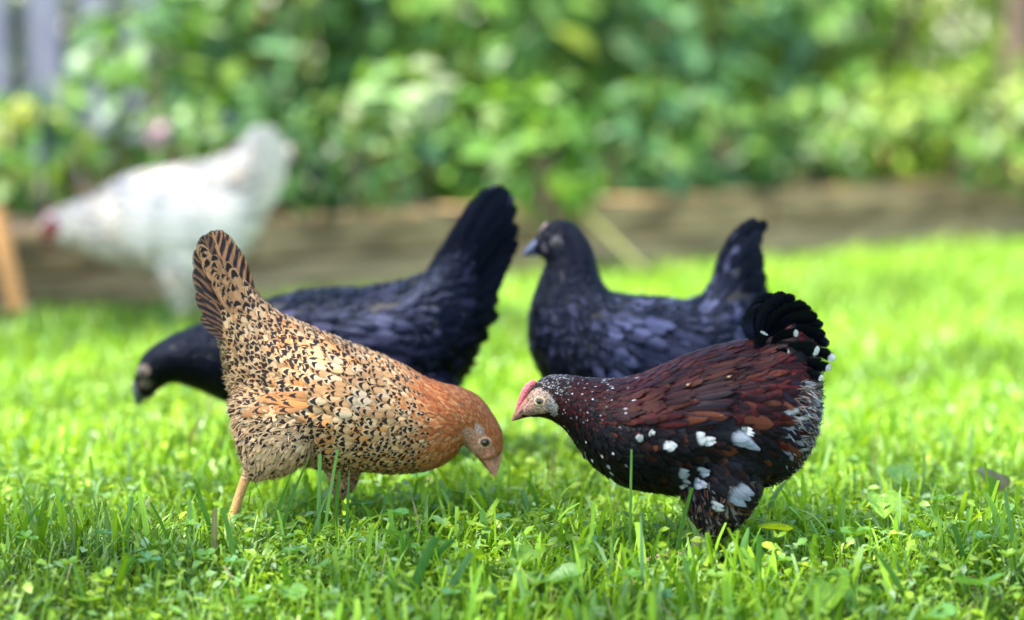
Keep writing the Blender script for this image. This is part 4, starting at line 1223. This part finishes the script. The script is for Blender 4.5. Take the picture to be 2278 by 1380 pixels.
# broad heart-shaped weed leaves, each a plant of its own
def heart(size, cup, fold, wav):
    nr, ncl = 12, 13
    t = np.linspace(0, 1, nr); u = np.linspace(-1, 1, ncl)
    w = np.interp(t, [0, .06, .2, .4, .6, .8, .93, 1], [0.42, .68, .93, 1, .86, .55, .26, .03]) * size * 0.52
    G = np.zeros((nr, ncl, 3))
    for i in range(nr):
        ser = 1 + (0.035 * ((i % 2) * 2 - 1)) * (np.abs(u) > .98)
        G[i, :, 0] = u * w[i] * ser
        G[i, :, 1] = t[i] * size - 0.22 * size * np.abs(u) ** 1.5 * (1 - t[i]) ** 2
        G[i, :, 2] = cup * size * (np.abs(u) ** 2) * (w[i] / size) + fold * size * (t[i] ** 2) + wav * size * np.sin(u * 5 + t[i] * 7)
    return G


violets = [  # px,py of leaf middle, size mm, height mm, tilt toward camera deg, spin deg, colour, label
    (868, 1146, 30, 46, -10, 60, (0.11, 0.29, 0.06), 'round pale green weed leaf just behind the larger bright one under the buff chicken'),
    (893, 1188, 40, 44, 28, 200, (0.15, 0.33, 0.08), 'bright heart-shaped weed leaf standing in the grass below the buff chicken'),
    (1062, 1240, 50, 36, -38, 25, (0.17, 0.33, 0.03), 'large yellow-green weed leaf lying in the grass at bottom centre'),
    (1172, 1246, 36, 36, -30, 150, (0.17, 0.32, 0.03), 'folded yellow-green weed leaf right of the large one at bottom centre'),
    (1236, 1296, 44, 30, -25, 80, (0.13, 0.29, 0.05), 'broad veined weed leaf in the foreground below the mahogany chicken head'),
    (192, 1342, 40, 36, 25, 190, (0.16, 0.34, 0.05), 'heart-shaped weed leaf near the bottom left corner'),
    (1966, 1128, 38, 52, -48, 175, (0.17, 0.33, 0.03), 'upright yellow-green weed leaf right of the mahogany chicken'),
    (2188, 1308, 56, 48, 30, 185, (0.13, 0.32, 0.09), 'large cupped weed leaf in the bottom right corner'),
    (1842, 1340, 48, 38, -42, 160, (0.18, 0.34, 0.025), 'glowing yellow-green weed leaf at the bottom edge'),
    (700, 1262, 32, 34, -15, 20, (0.14, 0.31, 0.05), 'small pale weed leaf in the grass at lower left of centre'),
    (1712, 1176, 34, 48, 20, 95, (0.19, 0.31, 0.02), 'curled yellow weed leaf beside the feet of the mahogany chicken'),
    (2062, 1374, 44, 30, -10, 40, (0.12, 0.29, 0.06), 'broad weed leaf cut by the bottom edge near the right corner'),
    (2005, 1062, 36, 44, -40, 170, (0.17, 0.34, 0.05), 'soft pale weed leaf standing in the grass far right'),
    (1200, 1296, 40, 30, -5, 300, (0.13, 0.28, 0.04), 'crinkled weed leaf beside the broad veined one'),
    (650, 1330, 40, 30, -20, 200, (0.13, 0.29, 0.05), 'weed leaf lying low at the bottom left of centre'),
    (930, 1060, 30, 40, -10, 120, (0.12, 0.30, 0.06), 'weed leaf in the shade behind the buff chicken breast'),
]
for (px, py, s, hz, tilt, spin, colr, lab) in violets:
    p = ground(px, py, hz / 1000)
    r_ = empty('weed_plant', (p.x, p.y, p.z - hz / 1000), lab, 'weed')
    me = strips('leaf', heart(s * 0.88 / 1000, rng.uniform(.2, .55), rng.uniform(-.25, .1), rng.uniform(.01, .03))[None], {'base': [colr]})
    lo = link('leaf', me, M['weed'], r_)
    lo.rotation_euler = (R(tilt * 0.5), R(rng.uniform(-12, 12)), R(spin))
    ctr = lo.rotation_euler.to_matrix() @ Vector((0, s / 2000, 0))
    lo.location = (-ctr.x, -ctr.y, hz / 1000 - ctr.z)
    st = stem_mesh((ctr.x * -0.2, 0, 0), lo.location, 0.0010)
    link('stem', st, M['weed'], r_)

# dry grey leaf in the grass at the far right
me = strips('dry_leaf', heart(0.034, .9, .5, .06)[None], {'base': [[0.22, 0.21, 0.19]]})
p = ground(2225, 1092, 0.03)
o = link('dry_leaf', me, M['weed']); o.location = p; o.rotation_euler = (0.3, 0.2, 1.9)
tag(o, 'curled grey dead leaf lying on the grass far right', 'dead leaf')

# ------------------------------------------------------------------ garden behind the edging
def shrub(name, label, px, Yc, zc, rx, ry, rz, n, size, cols, aspect=0.55, group=None, stems=5, up=0.5):
    cx = (px - W / 2) / FPX * Yc
    r_ = empty(name, (cx, Yc, 0.14), label, 'shrub', group)
    v = nrm(rng.normal(0, 1, (n, 3)))
    rad = rng.uniform(0.45, 1.0, n) ** 0.6
    lump = 1 + 0.28 * np.array([noise.noise(Vector(a * 2.3) + Vector((cx * 5, Yc, 0))) for a in v])
    c = v * (rad * lump)[:, None] * np.array([rx, ry, rz]) + np.array([0, 0, zc - 0.14])
    c[:, 2] = np.abs(c[:, 2])
    nv = v * 0.8 + rng.normal(0, 0.45, (n, 3)); nv[:, 2] += up
    sz = size * rng.uniform(0.6, 1.25, n)
    me = strips('foliage', leaf_grids(c, nv, sz, aspect, droop=0.35), {'base': mixrows(n, *cols) * rng.uniform(.75, 1.25, (n, 1))})
    o = link('foliage', me, M['leaf'], r_); o['kind'] = 'stuff'
    for i in range(stems):
        a = rng.random() * 6.28; q = rng.uniform(.3, .7)
        parts = []
        tube(parts, [(0.05 * math.cos(a), 0.05 * math.sin(a), 0), (rx * q * .5 * math.cos(a), ry * q * .5 * math.sin(a), (zc - .14) * .6), (rx * q * math.cos(a), ry * q * math.sin(a), (zc - .14) + rz * .4)], [0.009, 0.007, 0.003], 6)
        bm = bmesh.new(); rings_to_bm(bm, parts[0]); m2 = bpy.data.meshes.new('stem'); bm.to_mesh(m2); bm.free()
        link('stem', m2, M['bark'], r_)
    return r_


M['bark'] = plain('grey brown bark', (0.16, 0.12, 0.085), 0.9, 0.1, 25, 0.5, 0.01)
G_BLUE = ((3, np.array([0.062, 0.155, 0.048])), (2, np.array([0.096, 0.218, 0.088])), (1, np.array([0.138, 0.252, 0.048])))
G_LIGHT = ((3, np.array([0.13, 0.28, 0.04])), (1.6, np.array([0.20, 0.34, 0.06])), (2, np.array([0.075, 0.19, 0.03])), (0.35, np.array([0.28, 0.40, 0.15])))
G_YEL = ((3, np.array([0.179, 0.287, 0.034])), (2, np.array([0.248, 0.344, 0.048])), (1.2, np.array([0.111, 0.196, 0.029])), (0.4, np.array([0.344, 0.230, 0.078])))
G_DEEP = ((3, np.array([0.041, 0.107, 0.025])), (2, np.array([0.071, 0.156, 0.033])), (1, np.array([0.117, 0.195, 0.033])))
G_PALE = ((2, np.array([0.30, 0.35, 0.20])), (2, np.array([0.22, 0.33, 0.12])), (2, np.array([0.13, 0.26, 0.06])))
shrub('shrub', 'large leafy light green shrub at the centre of the garden bed', 1010, 5.95, 0.62, 0.50, 0.32, 0.52, 540, 0.123, G_LIGHT)
shrub('shrub', 'pale variegated low shrub above the timber edging at centre left', 905, 5.1, 0.37, 0.17, 0.14, 0.13, 114, 0.094, G_PALE)
shrub('shrub', 'blue-green broad-leaved shrub right of the centre', 1490, 6.35, 0.62, 0.48, 0.34, 0.52, 510, 0.123, G_BLUE)
shrub('shrub', 'deep green shrub behind the tail of the white hen', 640, 5.65, 0.55, 0.36, 0.28, 0.46, 372, 0.123, G_BLUE + G_DEEP)
shrub('shrub', 'fine-leaved yellow-green bush in the upper right corner', 2010, 7.15, 0.85, 0.62, 0.40, 0.62, 1200, 0.072, G_YEL)
shrub('shrub', 'low bright green bush overhanging the timber edging at the right', 2150, 5.98, 0.31, 0.42, 0.20, 0.20, 420, 0.072, G_YEL + G_LIGHT)
shrub('shrub', 'mid green bush between the blue-green and the yellow-green ones', 1765, 6.75, 0.48, 0.40, 0.28, 0.36, 480, 0.087, G_DEEP + G_LIGHT)
shrub('shrub', 'light green drooping plant hanging over the timber edging', 1235, 5.06, 0.28, 0.13, 0.12, 0.19, 66, 0.087, G_LIGHT, up=0.2)
shrub('shrub', 'loose pale green plant behind the back of the white hen', 330, 5.35, 0.42, 0.22, 0.18, 0.28, 180, 0.087, G_LIGHT + G_BLUE)
shrub('shrub', 'pale flowering plant at the left edge beside the fence', 70, 5.15, 0.27, 0.18, 0.16, 0.17, 138, 0.087, G_LIGHT + ((2, np.array([0.34, 0.38, 0.10])),))
shrub('shrub', 'dark green shrub in the upper middle of the garden', 700, 7.3, 0.80, 0.55, 0.35, 0.62, 480, 0.131, G_DEEP)
shrub('shrub', 'tall green shrub behind the central light green one', 1220, 7.5, 0.90, 0.62, 0.36, 0.70, 600, 0.131, G_DEEP + G_LIGHT)
shrub('shrub', 'shrub added behind the board fence, coloured dark to darken its gaps', 60, 7.0, 0.7, 0.5, 0.2, 0.6, 700, 0.1, ((1, np.array([0.02, 0.06, 0.02])),))  # added shrub, near-black green so the fence gaps look shaded
shrub('shrub', 'tall dark shrub behind the blue-green one', 1680, 7.9, 0.95, 0.66, 0.36, 0.72, 600, 0.131, G_DEEP)

for (px_, off_, sz_, cc_, lab_) in ((560, .12, .07, G_DEEP, 'low dark green plant on the bed edge under the tail of the white hen'), (760, .12, .07, G_DEEP + G_BLUE, 'low green plant on the bed edge left of the pale variegated shrub'), (1090, .14, .09, G_LIGHT, 'low light green plant on the bed edge behind the raised black tail'), (1420, .13, .08, G_BLUE, 'low blue-green plant on the bed edge right of the drooping one'),
                                    (1620, .13, .08, G_BLUE + G_DEEP, 'low dark leafy plant on the bed edge above the timber right of centre'), (1820, .13, .07, G_LIGHT + G_DEEP, 'low fresh green plant on the bed edge in the right half'), (1990, .14, .06, G_YEL, 'low yellow-green plant on the bed edge near the right corner')):
    kx = (px_ - W / 2) / FPX
    P0 = EA + EN * off_
    sy = (P0.y - P0.x * ED.y / ED.x) / (1 - kx * ED.y / ED.x)
    shrub('shrub', lab_, px_, sy, 0.29, 0.20, 0.13, 0.16, 170, sz_, cc_, stems=3)

# hedge closing the garden at the back
n = 16000
hx0, hx1 = -3.2, 5.6
t = rng.random(n)
c = np.stack([hx0 + (hx1 - hx0) * t, 8.9 + 0.10 * (hx0 + (hx1 - hx0) * t) + rng.normal(0, 0.22, n), rng.uniform(0.05, 2.3, n)], -1)
nv = rng.normal(0, 0.6, (n, 3)); nv[:, 1] -= 0.8; nv[:, 2] += 0.6
r_ = empty('hedge', (1.2, 9.0, 0), 'dense dark green hedge closing the garden at the back', 'hedge')
me = strips('foliage', leaf_grids(c - np.array([1.2, 9.0, 0]), nv, rng.uniform(0.07, 0.13, n), 0.6), {'base': mixrows(n, *G_DEEP, *G_YEL)})
o = link('foliage', me, M['leaf'], r_); o['kind'] = 'stuff'
for i in range(10):
    parts = []
    hxx = hx0 + 0.4 + i * 0.88
    tube(parts, [(hxx - 1.2, 0.1 * hxx - 0.05, 0), (hxx - 1.15, 0.1 * hxx - 0.08, 1.0), (hxx - 1.2, 0.1 * hxx - 0.05, 2.1)], [0.02, 0.016, 0.006], 7)
    bm = bmesh.new(); rings_to_bm(bm, parts[0]); m2 = bpy.data.meshes.new('trunk'); bm.to_mesh(m2); bm.free()
    link('trunk', m2, M['bark'], r_)

# white board fence at the left
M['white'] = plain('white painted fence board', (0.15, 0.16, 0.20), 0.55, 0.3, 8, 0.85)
FY = 6.5
fr = empty('board_fence', (-1.4, FY, 0), 'white board fence behind the plants in the upper left corner', 'fence')
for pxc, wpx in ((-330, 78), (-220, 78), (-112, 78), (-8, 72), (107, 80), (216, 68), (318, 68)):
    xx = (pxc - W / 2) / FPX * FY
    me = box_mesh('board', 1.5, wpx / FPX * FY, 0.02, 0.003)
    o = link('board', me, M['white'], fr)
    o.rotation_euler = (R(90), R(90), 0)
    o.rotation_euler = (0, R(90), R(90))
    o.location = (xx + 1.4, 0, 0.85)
for zz in (0.35, 1.3):
    me = box_mesh('rail', 1.25, 0.035, 0.08, 0.003)
    o = link('rail', me, M['white'], fr); o.location = (-0.14, 0.032, zz)


def rod(name, p0, p1, r0, r1, mat, label=None, cat=None, parent=None):
    parts = []
    p0, p1 = Vector(p0), Vector(p1)
    tube(parts, [(0, 0, 0), tuple((p1 - p0) * .5), tuple(p1 - p0)], [r0, (r0 + r1) / 2, r1], 10)
    bm = bmesh.new(); rings_to_bm(bm, parts[0])
    bmesh.ops.recalc_face_normals(bm, faces=bm.faces)
    for f in bm.faces: f.smooth = True
    me = bpy.data.meshes.new(name); bm.to_mesh(me); bm.free()
    o = link(name, me, mat, parent); o.location = p0
    return tag(o, label, cat) if label else o


M['teal'] = plain('dark teal coated metal', (0.008, 0.025, 0.03), 0.5, 0.3)
M['tanwood'] = plain('raw tan wood', (0.52, 0.27, 0.10), 0.8, 0.15, 6, 0.7, 0.002, stretch=(12, 12, 1))
e5 = at(102, 500, 4.72); e6 = at(92, 190, 4.72)
rod('plant_stake', (e5[0], 4.72, 0.05), (e6[0], 4.72, e6[2] + 0.02), 0.007, 0.007, M['teal'], 'thin dark teal plant stake at the left edge', 'stake')
e5 = at(38, 690, 4.15); e6 = at(-8, 470, 4.20)
bx_ = box_mesh('wooden_stake', (Vector(e6) - Vector(e5)).length * 1.05, 0.036, 0.022, 0.003)
o = link('wooden_stake', bx_, M['tanwood']); dv = (Vector(e6) - Vector(e5))
o.rotation_euler = dv.to_track_quat('X', 'Y').to_euler(); o.location = (Vector(e5) + Vector(e6)) / 2
tag(o, 'leaning tan wooden stake at the left edge before the white hen', 'stake')


def bloom(px, py, Yc, r, col, label, npet=60, psize=0.02):
    p = at(px, py, Yc)
    r_ = empty('flower', (p[0], Yc, 0.14), label, 'flower')
    v = nrm(rng.normal(0, 1, (npet, 3)))
    c = v * r * rng.uniform(.7, 1, npet)[:, None] + np.array([0, 0, p[2] - 0.14])
    me = strips('flower_head', leaf_grids(c, v + rng.normal(0, .2, (npet, 3)), np.full(npet, psize), 0.9), {'base': np.tile(col, (npet, 1)) * rng.uniform(.85, 1.1, (npet, 1))})
    link('flower_head', me, M['petal'], r_)
    rod('stem', (0, 0, 0), (0, 0, p[2] - 0.14 - r * .5), 0.004, 0.003, M['stemg'], parent=r_)


M['stemg'] = plain('green stem', (0.10, 0.22, 0.05), 0.6, 0.3)
bloom(355, 300, 5.0, 0.034, np.array([0.42, 0.28, 0.33]), 'round pale pink flower head above the back of the white hen')
bloom(492, 280, 5.3, 0.03, np.array([0.32, 0.38, 0.46]), 'made-up pale blue-white flower head left of the tail of the white hen')  # made-up bloom standing for an unclear pale patch
bloom(52, 255, 5.0, 0.036, np.array([0.40, 0.44, 0.06]), 'yellow-green flower head at the left edge')
# slender bent stalk at centre right, young tree at the right corner
a_ = at(1300, 470, 5.0); b_ = at(1440, 610, 4.85)
rod('dry_stalk', (b_[0], 4.85, max(b_[2], 0.0)), (a_[0], 5.0, a_[2]), 0.006, 0.004, plain('pale straw stalk', (0.16, 0.18, 0.05), 0.7, 0.2), 'pale yellow stalk leaning over the timber edging at the centre', 'stalk')
tr = empty('young_tree', (at(2266, 100, 6.55)[0], 6.55, 0.14), 'slim grey-brown tree trunk in the upper right corner', 'tree')
rod('trunk', (0, 0, 0), (0.03, 0, 2.4), 0.05, 0.04, M['bark'], parent=tr)
n = 500
v = nrm(rng.normal(0, 1, (n, 3))) * rng.uniform(.4, 1, n)[:, None] * np.array([.9, .7, .6]) + np.array([0, 0, 2.6])
me = strips('crown', leaf_grids(v, rng.normal(0, .6, (n, 3)) + np.array([0, 0, .8]), rng.uniform(.06, .1, n), .55), {'base': mixrows(n, *G_YEL)})
o = link('crown', me, M['leaf'], tr); o['kind'] = 'stuff'

# ------------------------------------------------------------------ unseen tree added left of the view so its crown shades the near lawn
def added_shade_tree():
    Ht = 4.6
    k = Ht / S.z
    lobes = [(0.05, 2.25, 1.5, 0.66, 0.36, 2000), (-0.58, 4.28, 0.62, 0.36, 0.3, 900), (-1.6, 3.0, 0.7, 1.1, 0.4, 1500), (0.2, 1.0, 1.5, 0.7, 0.4, 500)]  # crown lobes set where their shadows are wanted: birds, hen, near lawn
    C = Vector((0.05, 2.25, 0)) + S * k
    r_ = empty('added_shade_tree', (C.x - 1.6, C.y + 0.2, 0), 'unseen tree added left of the view to shade the near lawn', 'tree')
    base = Vector(r_.location)
    cs = []
    for (gx, gy, rx, ry, rz, n) in lobes:
        v = nrm(rng.normal(0, 1, (n, 3))) * (rng.random(n) ** 0.4)[:, None]
        lump = 1 + 0.3 * np.array([noise.noise(Vector(a * 1.9) + Vector((gx, gy, 0))) for a in v])
        cs.append(v * lump[:, None] * np.array([rx, ry, rz]) + np.array(Vector((gx, gy, 0)) + S * k))
    c = np.concatenate(cs); n = len(c)
    nv = rng.normal(0, 0.5, (n, 3)); nv[:, 2] += 0.8
    me = strips('crown', leaf_grids(c - np.array(base), nv, rng.uniform(0.05, 0.085, n), 0.6), {'base': mixrows(n, *G_LIGHT)})
    o = link('crown', me, M['leaf'], r_); o['kind'] = 'stuff'
    rod('trunk', (0, 0, 0), (0.2, 0, 3.4), 0.11, 0.07, M['bark'], parent=r_)
    top = Vector((0.2, 0, 3.4))
    for (gx, gy, rx, ry, rz, n) in lobes:
        for j in range(2):
            q = Vector((gx + rng.uniform(-.4, .4) * rx, gy + rng.uniform(-.4, .4) * ry, 0)) + S * k - base
            rod('limb', tuple(top * rng.uniform(.85, 1)), tuple(q), 0.045, 0.012, M['bark'], parent=r_)


added_shade_tree()
